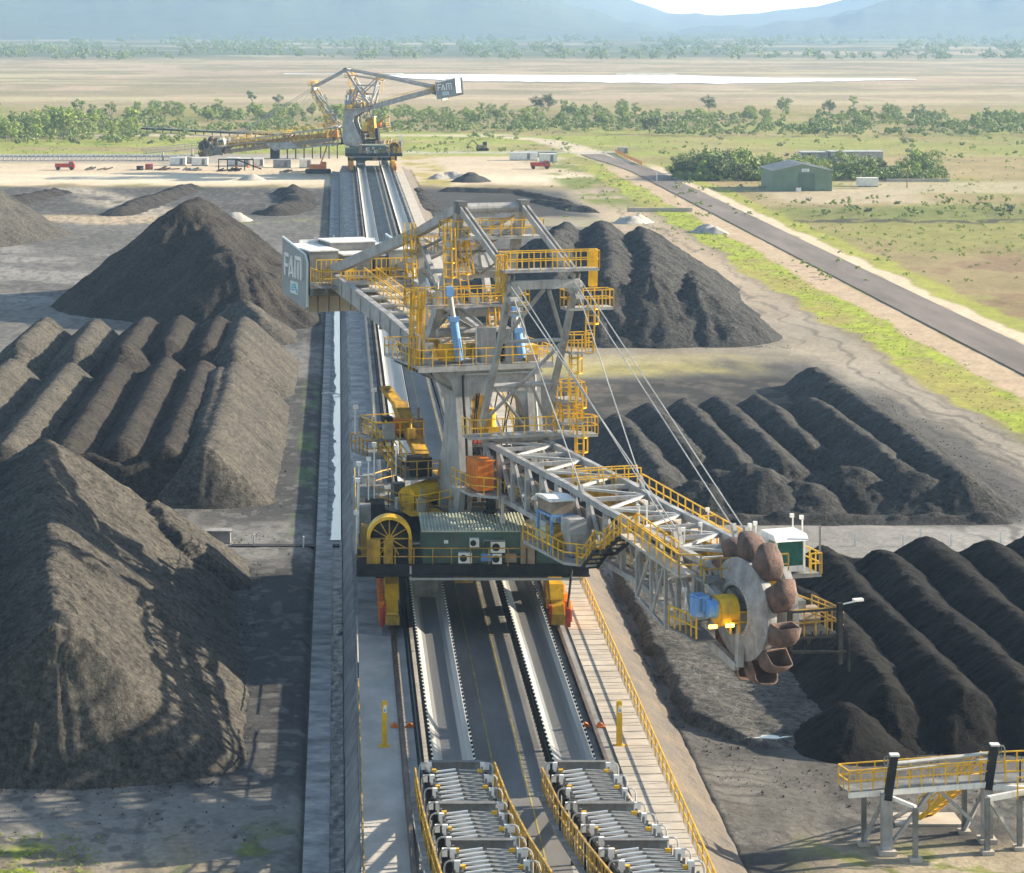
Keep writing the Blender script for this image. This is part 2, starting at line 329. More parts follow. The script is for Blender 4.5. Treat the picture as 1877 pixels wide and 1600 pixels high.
    lay((0.30,0.27,0.12),pr*band(Y,275,291,4)*(1-sm(X,44,49))*sm(n1,0.25,0.5),0.35,n2)
    lay((0.33,0.29,0.22),pr*band(Y,283,300,4)*0.5,0.3,n1)
    lay((0.055,0.054,0.053),pr*band(Y,492,580,6)*(1-sm(X+8*(n1-0.5),44,50)),0.3,n1)
    lay((0.32,0.29,0.2),pr*band(Y,470,492,4)*0.7,0.3,n1)
    lay((0.14,0.135,0.125),pr*(1-sm(Y,128,134)),0.5,n2); lay((0.05,0.05,0.05),pr*(1-sm(Y,128,134))*sm(n1+0.5*(nf-0.5),0.5,0.68)*0.75,0.3,n2); tyre=sm(np.abs(np.sin(1.9*(X*0.35+Y+2.2*np.sin(X*0.25)))),0.86,0.97)*sm(n2,0.42,0.55); lay((0.06,0.058,0.055),pr*(1-sm(Y,128,134))*tyre*0.6,0.2,n2)
    g2=pr*(1-sm(Y,117,122))*sm(X,20,24)
    lay((0.31,0.265,0.19),g2*sm(n1+0.4*n2,0.5,0.75),0.3,n2)
    lay((0.17,0.19,0.05),g2*sm(fbm(X/1.7,Y/1.7,54),0.54,0.64)*0.8,0.3,nf)
    lay((0.06,0.06,0.06),pr*sm(np.abs(np.sin(X*1.1+2.5*n1*3+Y*0.15)),0.9,1)*sm(X,44,50)*(1-sm(Y,240,280))*0.6,0.2,n2)
    lay((0.10,0.095,0.09),pr*sm(np.abs(np.sin(X*0.8+2.5*n1*2)),0.93,1)*sm(X,53,56)*0.6,0.2,n2)
    # verge along the road
    vg=(1-sm(Y,640,690))
    lay((0.27,0.32,0.045),band(X+1.2*(n1-0.5)*2,62.6,69.3,0.6)*vg*(0.55+0.45*sm(n2,0.3,0.55)),0.3,nf)
    lay((0.31,0.26,0.09),band(X+1.2*(n1-0.5)*2,62.6,69.3,0.6)*vg*sm(n1,0.55,0.7)*0.7,0.25,n2)
    lay((0.42,0.33,0.235),band(X+0.8*(n1-0.5),69.3,74,0.5)*vg,0.12,n2)
    lay((0.55,0.46,0.34),band(X+0.8*(n1-0.5),80.4,83.6,0.5)*vg,0.1,n2)
    lay((0.29,0.31,0.06),band(X+1.5*(n1-0.5),83.8,87.5,0.8)*vg*0.85,0.25,n2)
    lay((0.16,0.19,0.05),band(X,52,63,3)*band(Y,520,690,20)*sm(n1,0.4,0.6),0.3,n2)
    # shed yard, ditch
    lay((0.38,0.32,0.22),band(Y+10*(n1-0.5),528,580,7)*band(X+10*(n1-0.5),93,128,6),0.15,n2)
    lay((0.40,0.35,0.25),band(Y,560,600,5)*band(X,118,190,6)*0.7,0.15,n2)
    lay((0.06,0.055,0.04),band(Y+4*(n1-0.5),478,488,2)*sm(X,84,90)*sm(n2,0.3,0.5),0.3,n2)
    lay((0.13,0.16,0.045),band(Y,488,520,6)*sm(X,84,92)*0.7,0.3,n2)
    return np.clip(C*(0.86+0.28*nf)[...,None],0.005,0.85)
def ground():
    v=np.concatenate([np.linspace(1760,60,1050),np.array([52,46,42,39,37.5])]); Yr=4640*38.5/(v-35)
    t=np.concatenate([np.linspace(-2.2,-0.17,26)[:-1],np.linspace(-0.17,0.31,720),np.linspace(0.31,2.4,26)[1:]])
    X=t[None,:]*Yr[:,None]; Y=np.repeat(Yr[:,None],len(t),1)
    C=ground_colour(X,Y)
    Z=G0+0.10*(fbm(X/2.5,Y/2.5,71)-0.5)*(1-sm(Y,500,900))
    under=band(X,-1.8,18.2,0.5)*(1-sm(Y,640,650)); Z=Z-0.4*under
    m=bpy.data.materials.new('ground_soil'); m.use_nodes=True; t_=m.node_tree; p=t_.nodes['Principled BSDF']; p.inputs['Roughness'].default_value=0.95; p.inputs['Specular IOR Level'].default_value=0.1
    at=t_.nodes.new('ShaderNodeAttribute'); at.attribute_name='soil'
    tc=t_.nodes.new('ShaderNodeTexCoord')
    n=t_.nodes.new('ShaderNodeTexNoise'); n.inputs['Scale'].default_value=2.2; n.inputs['Detail'].default_value=8; n.inputs['Roughness'].default_value=0.75
    t_.links.new(tc.outputs['Object'],n.inputs['Vector'])
    mr=t_.nodes.new('ShaderNodeMapRange'); mr.inputs[1].default_value=0.3; mr.inputs[2].default_value=0.7; mr.inputs[3].default_value=0.72; mr.inputs[4].default_value=1.25
    t_.links.new(n.outputs['Fac'],mr.inputs[0])
    mx=t_.nodes.new('ShaderNodeMix'); mx.data_type='RGBA'; mx.blend_type='MULTIPLY'; mx.inputs['Factor'].default_value=1
    t_.links.new(at.outputs['Color'],mx.inputs['A']); t_.links.new(mr.outputs[0],mx.inputs['B']); t_.links.new(mx.outputs['Result'],p.inputs['Base Color'])
    b=t_.nodes.new('ShaderNodeBump'); b.inputs['Distance'].default_value=0.09; b.inputs['Strength'].default_value=1
    n2=t_.nodes.new('ShaderNodeTexNoise'); n2.inputs['Scale'].default_value=1.6; n2.inputs['Detail'].default_value=9; n2.inputs['Roughness'].default_value=0.7
    t_.links.new(tc.outputs['Object'],n2.inputs['Vector']); t_.links.new(n2.outputs['Fac'],b.inputs['Height']); t_.links.new(b.outputs[0],p.inputs['Normal'])
    tag(grid_obj('ground',X,Y,Z,m,cols=C),None,None,kind='structure')
ground()
def watermat():
    m=bpy.data.materials.new('still_water'); m.use_nodes=True; p=m.node_tree.nodes['Principled BSDF']
    p.inputs['Base Color'].default_value=(0.05,0.06,0.06,1); p.inputs['Roughness'].default_value=0.06; p.inputs['Specular IOR Level'].default_value=1.0; p.inputs['IOR'].default_value=1.6
    t=m.node_tree; n=t.nodes.new('ShaderNodeTexNoise'); n.inputs['Scale'].default_value=1.5; b=t.nodes.new('ShaderNodeBump'); b.inputs['Distance'].default_value=0.004
    tc=t.nodes.new('ShaderNodeTexCoord'); t.links.new(tc.outputs['Object'],n.inputs['Vector']); t.links.new(n.outputs['Fac'],b.inputs['Height']); t.links.new(b.outputs[0],p.inputs['Normal'])
    return m
M['water']=watermat(); M['sky_sheen']=watermat(); M['water'].node_tree.nodes['Principled BSDF'].inputs['Base Color'].default_value=(0.5,0.5,0.46,1); M['sky_sheen'].node_tree.nodes['Principled BSDF'].inputs['Base Color'].default_value=(0.42,0.41,0.38,1)  # pale base colours put sky reflection into the drain and puddle water
def sheet(name, pts, z, m, thick=0.0):
    mb=MB(); mb.prism(pts,z-max(thick,0.05),z,'xy'); o=mb.build(name,m); o['kind']='structure'; return o
M['lake']=watermat(); _q=M['lake'].node_tree.nodes['Principled BSDF']; _q.inputs['Base Color'].default_value=(0.8,0.79,0.76,1); _q.inputs['Roughness'].default_value=0.4  # near-white base puts the mirrored sky into the lake colour
M['sky_sheen'].node_tree.nodes['Principled BSDF'].inputs['Roughness'].default_value=0.22
# lake on the plain: an irregular shore, read as a long thin sheet
def lake():
    us=[700,760,860,960,1060,1140,1230,1320,1400,1500,1600,1680]
    top=[138,137,137,138,138.5,138.5,138,141,143,143.5,144,146]
    bot=[140,145,150,150,151,152,153,154,153,150,148.5,147]
    n=60; uu=np.linspace(700,1680,n); a=np.interp(uu,us,top); b=np.interp(uu,us,bot)
    w=(fbm(uu/22,uu*0,81)-0.5)*2.5; pts=[gp(u,v) for u,v in zip(uu,a+w*0.5)]+[gp(u,v) for u,v in zip(uu[::-1],(b+w)[::-1])]
    o=sheet('lake',pts,G0+0.35,M['lake'])
    for i,(u0,u1,v0) in enumerate([(520,740,136.2),(1130,1240,136.6)]):
        q=[gp(u,v0-0.5+0.3*math.sin(u)) for u in np.linspace(u0,u1,12)]+[gp(u,v0+0.5+0.3*math.cos(u)) for u in np.linspace(u1,u0,12)]
        sheet('lake_inlet',q,G0+0.35,M['lake'])
lake()
# ---------------------------------------------------------------- rail berm and its lanes
YN, YF = 88, 640
def berm():
    prof=[(0.25,G0-0.3),(1.0,-0.12),(1.0,0.0),(15.95,0.0),(15.95,-0.12),(17.8,G0-0.3)]
    mb=MB(); mb.prism(prof,YN,YF,'xz'); o=mb.build('rail_berm',M['concg']); o['kind']='structure'
    mb=MB(); mb.prism([(0.20,G0-0.3),(0.95,-0.1),(0.995,-0.1),(0.248,G0-0.3)],YN,YF,'xz'); mb.build('embankment',M['slope'])['kind']='structure'
    # ochre slope on the other side, a rough sheet
    ys=np.arange(YN,YF,0.8); xs=np.linspace(15.97,18.6,13); X,Y=np.meshgrid(xs,ys)
    Z=np.interp(X,[15.97,16.2,17.7,18.3,18.7,19.2],[-0.06,-0.2,-1.15,-1.42,-1.75,-1.8])+0.22*(fbm(X/0.9,Y/1.6,91)-0.5)*sm(X,16,16.6)
    grid_obj('ochre_slope',X,Y,Z,M['ochre'])['kind']='structure'
    z=0.004
    sheet('service_road',[(6.75,YN),(10.2,YN),(10.2,YF),(6.75,YF)],z,M['deckroad'])
    sheet('pavement',[(13.95,YN),(15.85,YN),(15.85,YF),(13.95,YF)],0.06,M['concl'])
    sheet('path',[(1.08,YN),(4.5,YN),(4.5,151),(1.08,152.5)],z,M['deckc']); sheet('path',[(1.25,152.5),(2.65,151.8),(2.65,YF),(1.25,YF)],z,M['concd'])
    for i,x in enumerate((7.67,9.13)): sheet('road_marking',[(x-0.035,YN),(x+0.035,YN),(x+0.035,YF),(x-0.035,YF)],2*z+0.004,M['paint'])
    # joints in the pale slabs
    mb=MB(); y=YN+0.5
    while y<330: mb.bx(13.97,15.83,y,y+0.05,0.055,0.066); y+=1.22
    mb.build('pavement_joint',M['dark'])['kind']='structure'
    # drain strip of pale concrete with water and silt
    sheet('drain_apron',[(-1.62,YN),(-0.42,YN),(-0.42,186),(-0.85,187),(-0.85,YF),(-1.62,YF)],G0+0.10,M['apron'],0.5)
    ys=np.arange(187,352,0.6); l=-0.72+0.75*fbm(ys/3.5,ys*0,95,4,0.75)*sm(ys,180,200)*(1-0.5*sm(ys,240,330))
    pts=[(a,b) for a,b in zip(l,ys)]+[(0.2,y_) for y_ in (352,187)]
    sheet('drain_water',pts,G0+0.02,M['sky_sheen'],0.1); sheet('drain_bed',[(-0.86,187),(0.22,187),(0.22,YF),(-0.86,YF)],G0-0.04,M['apron'],0.1)
    ys=np.arange(YN,187,0.35); xs=np.linspace(-0.42,0.27,8); X,Y=np.meshgrid(xs,ys)
    Z=G0-0.1+0.22*fbm(X/0.3,Y/0.45,97,3)
    grid_obj('drain_silt',X,Y,Z,M['silt'])['kind']='structure'
    # cross ditch
    mb=MB(); mb.bx(-7.8,0.1,184.5,185.3,G0-0.05,G0+0.09); mb.build('ditch',M['black'])['kind']='structure'
berm()
def road():
    m=M['asphalt']; ys=list(np.linspace(90,640,60))+[670,700,720]; 
    def xc(y): return 77.4+1.3*float(sm(np.array(y),640,720))*-4
    mb=MB(); L=[(xc(y)-3.35,y) for y in ys]; Rr=[(xc(y)+3.35,y) for y in ys]
    for i in range(len(ys)-1): mb.add([(*L[i],G0+0.12),(*Rr[i],G0+0.12),(*Rr[i+1],G0+0.12),(*L[i+1],G0+0.12)],[(0,1,2,3)])
    mb.build('road',m)['kind']='structure'
road()
# ---------------------------------------------------------------- rails, handrails, bollards on the deck
for x,lb in ((3.3,'rusty steel travel rail along the left edge of the deck'),(13.33,'brown steel travel rail beside the pale slab walkway')):
    mb=MB(); mb.bx(x-0.16,x+0.16,YN,YF,0.0,0.05); mb.bx(x-0.045,x+0.045,YN,YF,0.05,0.2); mb.bx(x-0.09,x+0.09,YN,YF,0.17,0.23)
    tag(mb.build('travel_rail',M['rail']),lb,'rail')
mb=MB()
for x in (4.0,4.22): mb.bx(x-0.06,x+0.06,YN,YF,0.004,0.12)
tag(mb.build('cable_duct',M['dark']),'low dark cable duct between the left travel rail and the left belt','cable duct')
def deck_rail(x, y0, y1, m, label, cap=None):
    e=empty('handrail',(x,y0,0),label,'handrail')
    mb=MB()
    y=y0
    while y<=y1: mb.bx(-0.03,0.03,y-y0-0.03,y-y0+0.03,-0.05,1.02); y+=1.5
    mb.build('post',m,e,kind='stuff')
    mb=MB(); mb.bx(-0.035,0.035,0,y1-y0,1.0,1.07); mb.build('top_rail',cap or m,e)
    mb=MB(); mb.bx(-0.03,0.03,0,y1-y0,0.5,0.55); mb.build('mid_rail',m,e)
deck_rail(15.9,YN,330,M['yellow'],'long yellow handrail along the pale slab walkway')
deck_rail(1.1,YN,138,M['dark'],'dark handrail with pale yellow cap above the left embankment',M['yellowd'])
deck_rail(1.12,141.5,152.5,M['dark'],'short dark handrail with pale cap beside the left bogies',M['concl'])
def bollard(x,y,label):
    e=empty('marker_post',(x,y,0),label,'marker post','yellow marker posts on the deck')
    MB().box((0,0,0.04),(0.55,0.4,0.08)).build('foot_plate',M['yellow'],e)
    MB().box((0,0,1.13),(0.28,0.22,2.1)).build('post',M['yellow'],e)
    MB().prism([(-0.14,2.18),(0.14,2.18),(0.10,2.32),(-0.10,2.32)],-0.11,0.11,'xz').build('cap',M['yellow'],e)
    mb=MB().box((0.02,-0.13,1.9),(0.16,0.06,0.3)); mb.box((0.02,-0.14,2.08),(0.1,0.05,0.08)); mb.build('reflector',M['lampw'],e)
    MB().box((0.02,-0.165,1.86),(0.09,0.02,0.14)).build('badge',M['blue'],e)
bollard(2.35,128.8,'yellow marker post standing on the left concrete path')
bollard(14.3,128.8,'yellow marker post standing on the pale slab walkway')
for x,r in ((2.95,0),(3.75,0),(12.95,1),(13.7,1)):
    mb=MB(); mb.prism([(-0.18,0),(0.18,0),(0.12,0.16),(-0.05,0.24),(-0.15,0.14)],-0.12,0.12,'xz'); mb.box((0,0,0.03),(0.42,0.4,0.05))
    o=mb.build('wheel_stop',M['orange']); o.location=(x,132.3,0.02); tag(o,'small orange wheel stop '+('left' if r==0 and x<3 or r==1 and x<13 else 'right')+' of the '+('left' if r==0 else 'right')+' travel rail','wheel stop','orange wheel stops by the rails')
# loose grey chute plate at the foot of the left belt
mb=MB(); mb.beam((4.15,101,0.5),(3.62,117,0.06),0.42,0.1); mb.beam((3.95,101,0.55),(3.42,117,0.1),0.05,0.2)
tag(mb.build('channel_plate',M['steel']),'pale grey steel channel lying on the deck left of the left conveyor','steel channel')

# ---------------------------------------------------------------- belt conveyors along the deck
def conveyor(xc, label):
    e=empty('belt_conveyor',(xc,121,0),label,'conveyor')
    z=1.0; y0,y1=0,YF-121
    prof=[(-0.92,z+0.36),(-0.48,z+0.02),(0.48,z+0.02),(0.92,z+0.36)]
    mb=MB()
    for a,b in zip(prof[1:-2],prof[2:-1]): mb.add([(a[0],y0,a[1]),(b[0],y0,b[1]),(b[0],y1,b[1]),(a[0],y1,a[1])],[(0,1,2,3)])
    mb.add([(-0.70,y0,z+0.188),(-0.48,y0,z+0.02),(-0.48,y1,z+0.02),(-0.70,y1,z+0.188)],[(0,1,2,3)]); mb.add([(0.48,y0,z+0.02),(0.70,y0,z+0.188),(0.70,y1,z+0.188),(0.48,y1,z+0.02)],[(0,1,2,3)])
    mb.build('belt',M['belt'],e)
    for s in (-1,1):
        mb=MB(); mb.add([(s*0.70,y0,z+0.188),(s*0.94,y0,z+0.375),(s*0.94,y1,z+0.375),(s*0.70,y1,z+0.188)],[(0,1,2,3)])
        mb.add([(s*0.94,y0,z+0.375),(s*0.97,y0,z+0.34),(s*0.97,y1,z+0.34),(s*0.94,y1,z+0.375)],[(0,1,2,3)]); mb.build('belt_edge',M['beltlight'],e)
        mb=MB(); mb.bx(s*1.0-0.05,s*1.0+0.05,y0,y1,z-0.1,z+0.08); mb.build('stringer',M['dark'],e)
    def idler(mb,y,i):
        for s in (-1,1):
            mb.beam((s*1.0,y,z-0.05),(s*1.03,y,z+0.42),0.09,0.07)
            mb.beam((s*1.0,y,0),(s*1.0,y,z),0.09,0.07)
        mb.beam((-1,y,z-0.1),(1,y,z-0.1),0.08,0.1)
    one=MB(); idler(one,0,0); base=one.build('idler_frame',M['dark'],e); base.location=(0,0.8,0)
    cbs=[MB().tube((s*0.97,0,z+0.4),(s*1.05,0,z+0.44),0.05,6).build('roller_cap',M['lampw'],base) for s in (-1,1)]
    for i in range(1,56):
        c=base.copy(); COL.objects.link(c); c.parent=e; c.location=(0,0.8+i*0.75,0)
        for cb in cbs: d=cb.copy(); COL.objects.link(d); d.parent=c
    mb=MB(); y=0.8+56*0.75
    while y<y1-4: idler(mb,y,0); y+=1.1
    mb.build('idler_row',M['dark'],e)['kind']='stuff'
conveyor(5.55,'long troughed belt conveyor running beside the left travel rail')
conveyor(11.35,'long troughed belt conveyor running beside the right travel rail')

# ---------------------------------------------------------------- idler galleries at the bottom of the view
def gallery(xc, label):
    e=empty('idler_gallery',(xc,119.3,0),label,'conveyor gallery')
    W2=1.2
    zc=lambda y: float(np.interp(y,[-45,-33,-22,-11,0],[8.6,5.7,3.45,1.45,0.0]))+1.6
    for s in (-1,1):
        mb=MB()
        for a,b in zip((-35,-22,-11),(-22,-11,0.1)): mb.beam((s*W2,a,zc(a)-0.35),(s*W2,b,zc(b)-0.35),0.12,0.3)
        mb.build('side_girder',M['dark'],e)
        for i in range(8):
            y=-0.2-i*4.2; MB().beam((s*W2,y,0),(s*W2,y,zc(y)-0.3),0.14).build('support_post',M['dark'],e)
    t=MB(); t.box((0,0,-0.05),(2*W2-0.1,0.10,0.22)); t.box((0,0.05,0.07),(2*W2-0.1,0.22,0.03))
    for s in (-1,1): t.beam((s*(W2-0.05),0,-0.15),(s*(W2-0.02),0,0.34),0.1)
    base=t.build('transom',M['steeld'],e)
    r1=MB().tube((-W2+0.2,-0.12,0.14),(-0.05,-0.12,0.26),0.055,8).build('roller',M['lampw'],base)
    r2=MB().tube((0.1,-0.12,0.24),(W2-0.2,-0.12,0.2),0.035,8).build('guide_roller',M['tin'],base)
    hd=MB(); hd.box((0,0,0.14),(2*W2,0.12,0.52)); hd.box((0,0,0.42),(2*W2+0.08,0.3,0.04)); hd.box((0,0.02,-0.3),(2*W2,0.1,0.3))
    hb=hd.build('header_plate',M['steeld'],e); heads=[0,-11,-22,-33]
    for j,hy in enumerate(heads):
        c=hb if j==0 else hb.copy()
        if j: COL.objects.link(c); c.parent=e
        c.location=(0,hy,zc(hy))
    first=True
    for a,b in zip(heads,heads[1:]):
        n=10 if a==0 else 9
        for i in range(1,n):
            yy=a+(b-a)*i/n
            if first: cur=base; first=False
            else:
                cur=base.copy(); COL.objects.link(cur); cur.parent=e
                for r in (r1,r2):
                    d=r.copy(); COL.objects.link(d); d.parent=cur
            cur.location=(0,yy,zc(yy))
            if i in (1,5):
                for s in (-1,1): MB().box((s*(W2-0.14),-0.1,0.2),(0.22,0.16,0.13)).build('clamp',M['yellow'],cur)
    for s in (-1,1):
        pts=[(s*(W2+0.52),0,-0.9),(s*(W2+0.52),0,0.18),(s*(W2+0.47),0,0.33),(s*(W2+0.35),0,0.40),(s*(W2+0.12),0,0.40)]
        for i in range(9):
            y=-0.3-i*3.5
            if i==0:
                hoop=MB().path(pts,0.035,6).build('hoop',M['tin'],e); hoop.location=(0,y,zc(y))
                hl=MB().box((s*(W2+0.05),0,0.26),(0.22,0.16,0.32)).box((s*(W2+0.05),0,0.06),(0.12,0.1,0.12)).build('hoop_lamp',M['lampw'],hoop)
                hk=MB().bx(s*(W2+0.08),s*(W2+0.28),-0.05,0.05,-1.0,-0.05).build('hoop_bracket',M['dark'],hoop)
                h2=MB().box((s*(W2+0.32),0.9,-0.02),(0.2,0.16,0.30)).build('hoop_lamp',M['lampw'],hoop)
            else:
                c=hoop.copy(); COL.objects.link(c); c.parent=e; c.location=(0,y,zc(y))
                for d in (hl,hk)+((h2,) if i%2 else ()):
                    q=d.copy(); COL.objects.link(q); q.parent=c
    return e,zc
gl,ZC=gallery(5.53,'left idler gallery of dark transoms with white hoops and two yellow handrails')
gr,ZC=gallery(11.44,'right idler gallery of dark transoms with white hoops by the slab walkway')
def side_rail(e, x, dz=-0.75):
    mb=MB(); pts=[(x,y,ZC(y)+dz) for y in (-1.5,-11,-22,-33)]; mb.railing(pts,1.1,1.3,0.075); mb.build('handrail',M['yellowd'],e)
    mb=MB(); [mb.beam((p[0],p[1],p[2]-0.06),(q[0],q[1],q[2]-0.06),0.5,0.08) for p,q in zip(pts,pts[1:])]; mb.build('gangway',M['steeld'],e)
side_rail(gl,-1.95); side_rail(gl,1.75,-0.5); side_rail(gr,-1.95)
mb=MB(); pts=[(1.75,y,ZC(y)-0.7) for y in (-1,-11,-22,-33)]; [mb.beam(p,q,0.45,0.1) for p,q in zip(pts,pts[1:])]; mb.build('gangway',M['concl'],gr)
# ---------------------------------------------------------------- steel footbridge at lower right
def footbridge():
    e=empty('footbridge',(25.3,117,G0),'grey steel footbridge with yellow railings and stair at lower right','footbridge')
    T=lambda x,y,z:(x-25.3,y-117,z-G0)
    P0=(23.4,117.2); P1=(30.5,118.9); P2=(33.5,119.3)
    zd=1.35
    mb=MB(T); d=Vector((P1[0]-P0[0],P1[1]-P0[1],0)).normalized(); nn=Vector((-d.y,d.x,0))*0.55
    A=Vector((*P0,zd)); Bv=Vector((*P1,zd)); Cv=Vector((*P2,zd))
    mb.beam(A,Bv,1.1,0.08); mb.beam(Bv,Cv,1.6,0.08); mb.build('deck_plate',M['steeld'],e)
    for s in (-1,1):
        mb=MB(T); mb.beam(A+nn*s-Vector((0,0,0.12)),Bv+nn*s-Vector((0,0,0.12)),0.12,0.26); mb.beam(Bv+nn*s*1.3-Vector((0,0,0.12)),Cv+nn*s*1.3-Vector((0,0,0.12)),0.12,0.22); mb.build('deck_beam',M['white'] if s<0 else M['steel'],e)
        mb=MB(T)
        if s<0: mb.railing([A+nn*s,Bv+nn*s],1.0,0.62,0.055); mb.railing([A+nn*s,A-nn*s],1.0,0.6,0.06)
        else: mb.railing([A+nn*s,Bv+nn*s,],1.0,0.9,0.055)
        mb.build('railing',M['yellow'],e)
    mb=MB(T); mb.railing([Bv+nn*-1.3+Vector((0.5,0,0)),Bv+nn*-1.3+Vector((1.2,0.1,0)),Cv+nn*-1.3+Vector((0,0,0.5))],1.0,0.6,0.06); mb.railing([Bv+nn*1.3,Cv+nn*1.3],1.0,0.6,0.06); mb.build('railing',M['yellow'],e)
    mb=MB(T); mb.tube(A+nn*-0.6+Vector((1.9,0,1.25)),Bv+nn*-0.6+Vector((-0.2,0,1.25)),0.09,8); mb.tube(A+nn*-0.6+Vector((1.9,0,0.95)),Bv+nn*-0.6+Vector((-0.2,0,0.98)),0.05,8); mb.build('pipe',M['tin'],e)
    # two sluice columns, leaning above the deck, each with a hand wheel
    for x,y,sx in ((25.3,116.8,-1),(30.35,118.45,1)):
        c=MB(T); c.beam((x,y,G0),(x,y,1.3),0.5,0.36); c.build('column',M['steel'],e)
        c=MB(T); c.beam((x+0.02,y-0.1,1.0),(x+0.33,y-0.1,3.05),0.34,0.3); c.build('sluice_post',M['dark'],e)
        hw=MB(T)
        for k in range(14):
            a=2*math.pi*k/14; b=2*math.pi*(k+1)/14; cx=x+0.33+sx*0.32; 
            hw.tube((cx+0.16*math.cos(a),y-0.15,2.8+0.26*math.sin(a)),(cx+0.16*math.cos(b),y-0.15,2.8+0.26*math.sin(b)),0.03,5)
        hw.tube((x+0.33,y-0.15,2.8),(cx,y-0.15,2.8),0.03,5); hw.tube((cx,y-0.15,2.55),(cx,y-0.15,3.05),0.02,5); hw.build('hand_wheel',M['steeld'],e)
        MB(T).box((x+0.34,y-0.1,3.09),(0.42,0.4,0.08)).build('post_cap',M['white'],e)
        MB(T).box((x,y,G0+0.06),(0.8,0.8,0.3)).build('footing',M['concl'],e)
    for x,y,zt in ((24.5,118.0,1.2),(26.4,115.8,0.95),(29.6,119.7,1.2),(29.95,116.8,1.1),(31.6,117.4,1.0)):
        MB(T).beam((x,y,G0),(x,y,zt),0.22,0.22).build('leg',M['steeld'],e)
        MB(T).box((x,y,G0+0.05),(0.55,0.55,0.24)).build('footing',M['concl'],e)
    mb=MB(T); mb.beam((25.5,116.8,1.1),(26.4,115.8,0.95),0.16); mb.beam((30.4,118.4,1.1),(33,117.2,1.3),0.2,0.24); mb.beam((30,116.9,1.0),(32.6,117.6,1.25),0.2,0.24); mb.build('cross_beam',M['white'],e)
    for a,b in (((25.45,116.9,G0+0.3),(27.75,118.0,1.15)),((27.9,118.0,1.15),(30.3,118.4,G0+0.4)),((24.5,118.0,G0+0.2),(25.3,117.2,1.0)),((30.1,116.9,0.9),(31.4,117.4,G0+0.4)),((29.6,119.6,G0+0.2),(30.4,118.8,1.0)),((25.6,117.5,-0.2),(26.4,116.1,0.9))):
        MB(T).beam(a,b,0.16).build('brace',M['steel'],e)
    st=MB(T); st.stair((30.1,119.6,1.3),(28.2,121.8,G0+0.1),0.9,(0.75,0.66,0)); st.build('stair',M['yellow'],e)
    sr=MB(T)
    for s in (-1,1):
        o=Vector((0.75,0.66,0)).normalized()*0.45*s; sr.railing([Vector((30.1,119.6,1.3))+o,Vector((28.2,121.8,G0+0.1))+o],1.0,0.8,0.06)
    sr.build('stair_railing',M['yellow'],e)
    MB(T).box((28.2,121.6,G0+0.06),(3.2,1.8,0.12)).build('landing_slab',M['concl'],e)
    MB(T).beam((31.6,117.3,0.9),(33.5,117.0,0.9),0.7,0.08).build('side_platform',M['steeld'],e)
    mb=MB(T); mb.railing([(31.4,117.0,0.95),(33.4,116.8,0.95)],1.0,0.55,0.06); mb.build('side_railing',M['yellow'],e)
footbridge()
# ---------------------------------------------------------------- bucket wheel reclaimer
M['amber']=bpy.data.materials.new('amber_lamp'); M['amber'].use_nodes=True
_p=M['amber'].node_tree.nodes['Principled BSDF']; _p.inputs['Base Color'].default_value=(0.9,0.45,0.05,1); _p.inputs['Emission Color'].default_value=(1,0.55,0.08,1); _p.inputs['Emission Strength'].default_value=2.2
def sign(parent, T, r, side):
    """lettering of the counterweight plates; side=-1 reads towards the boom, +1 reads away from it"""
    a0,dirn=(-28.3,1) if side<0 else (-23.4,-1)
    rr=r+side*0.09
    def st(mb,pts,w=0.26):
        for (x0,y0),(x1,y1) in zip(pts,pts[1:]): mb.beam((a0+dirn*x0,rr,y0),(a0+dirn*x1,rr,y1),w,0.16,up=(0,1,0))
    b=17.75; h=1.55; mb=MB(T)
    st(mb,[(0.05,b),(0.05,b+h)],0.3); st(mb,[(-0.1,b+h),(1.1,b+h)]); st(mb,[(0.2,b+h*0.5),(0.85,b+h*0.5)])
    st(mb,[(1.15,b),(1.75,b+h)],0.28); st(mb,[(1.7,b+h),(2.3,b)],0.3); st(mb,[(1.5,b+0.3),(1.95,b+0.3)],0.2)
    st(mb,[(2.85,b),(2.85,b+h)],0.28); st(mb,[(2.75,b+h),(4.45,b+h)]); st(mb,[(3.65,b),(3.65,b+h-0.25)],0.26); st(mb,[(4.4,b),(4.4,b+h)],0.28)
    mb.build('lettering',M['white'],parent)
    pb=MB(T); x0=a0+dirn*1.3; pb.prism([(x0,16.55),(x0+dirn*2.1,16.55),(x0+dirn*2.1,17.45),(x0,17.45)],r+side*0.05,r+side*0.09,'xz'); p=pb.build('badge_plate',M['paleplate'],parent)
    ib=MB(T); rr=r+side*0.11
    for i,zz in enumerate((16.8,16.98,17.16)):
        ib.beam((x0+dirn*(0.2+0.1*i),rr,zz),(x0+dirn*1.2,rr,zz+0.04),0.09,0.04,up=(0,1,0))
    ib.beam((x0+dirn*1.2,rr,17.3),(x0+dirn*1.9,rr,16.7),0.16,0.04,up=(0,1,0)); ib.build('badge_print',M['cyan'],p)

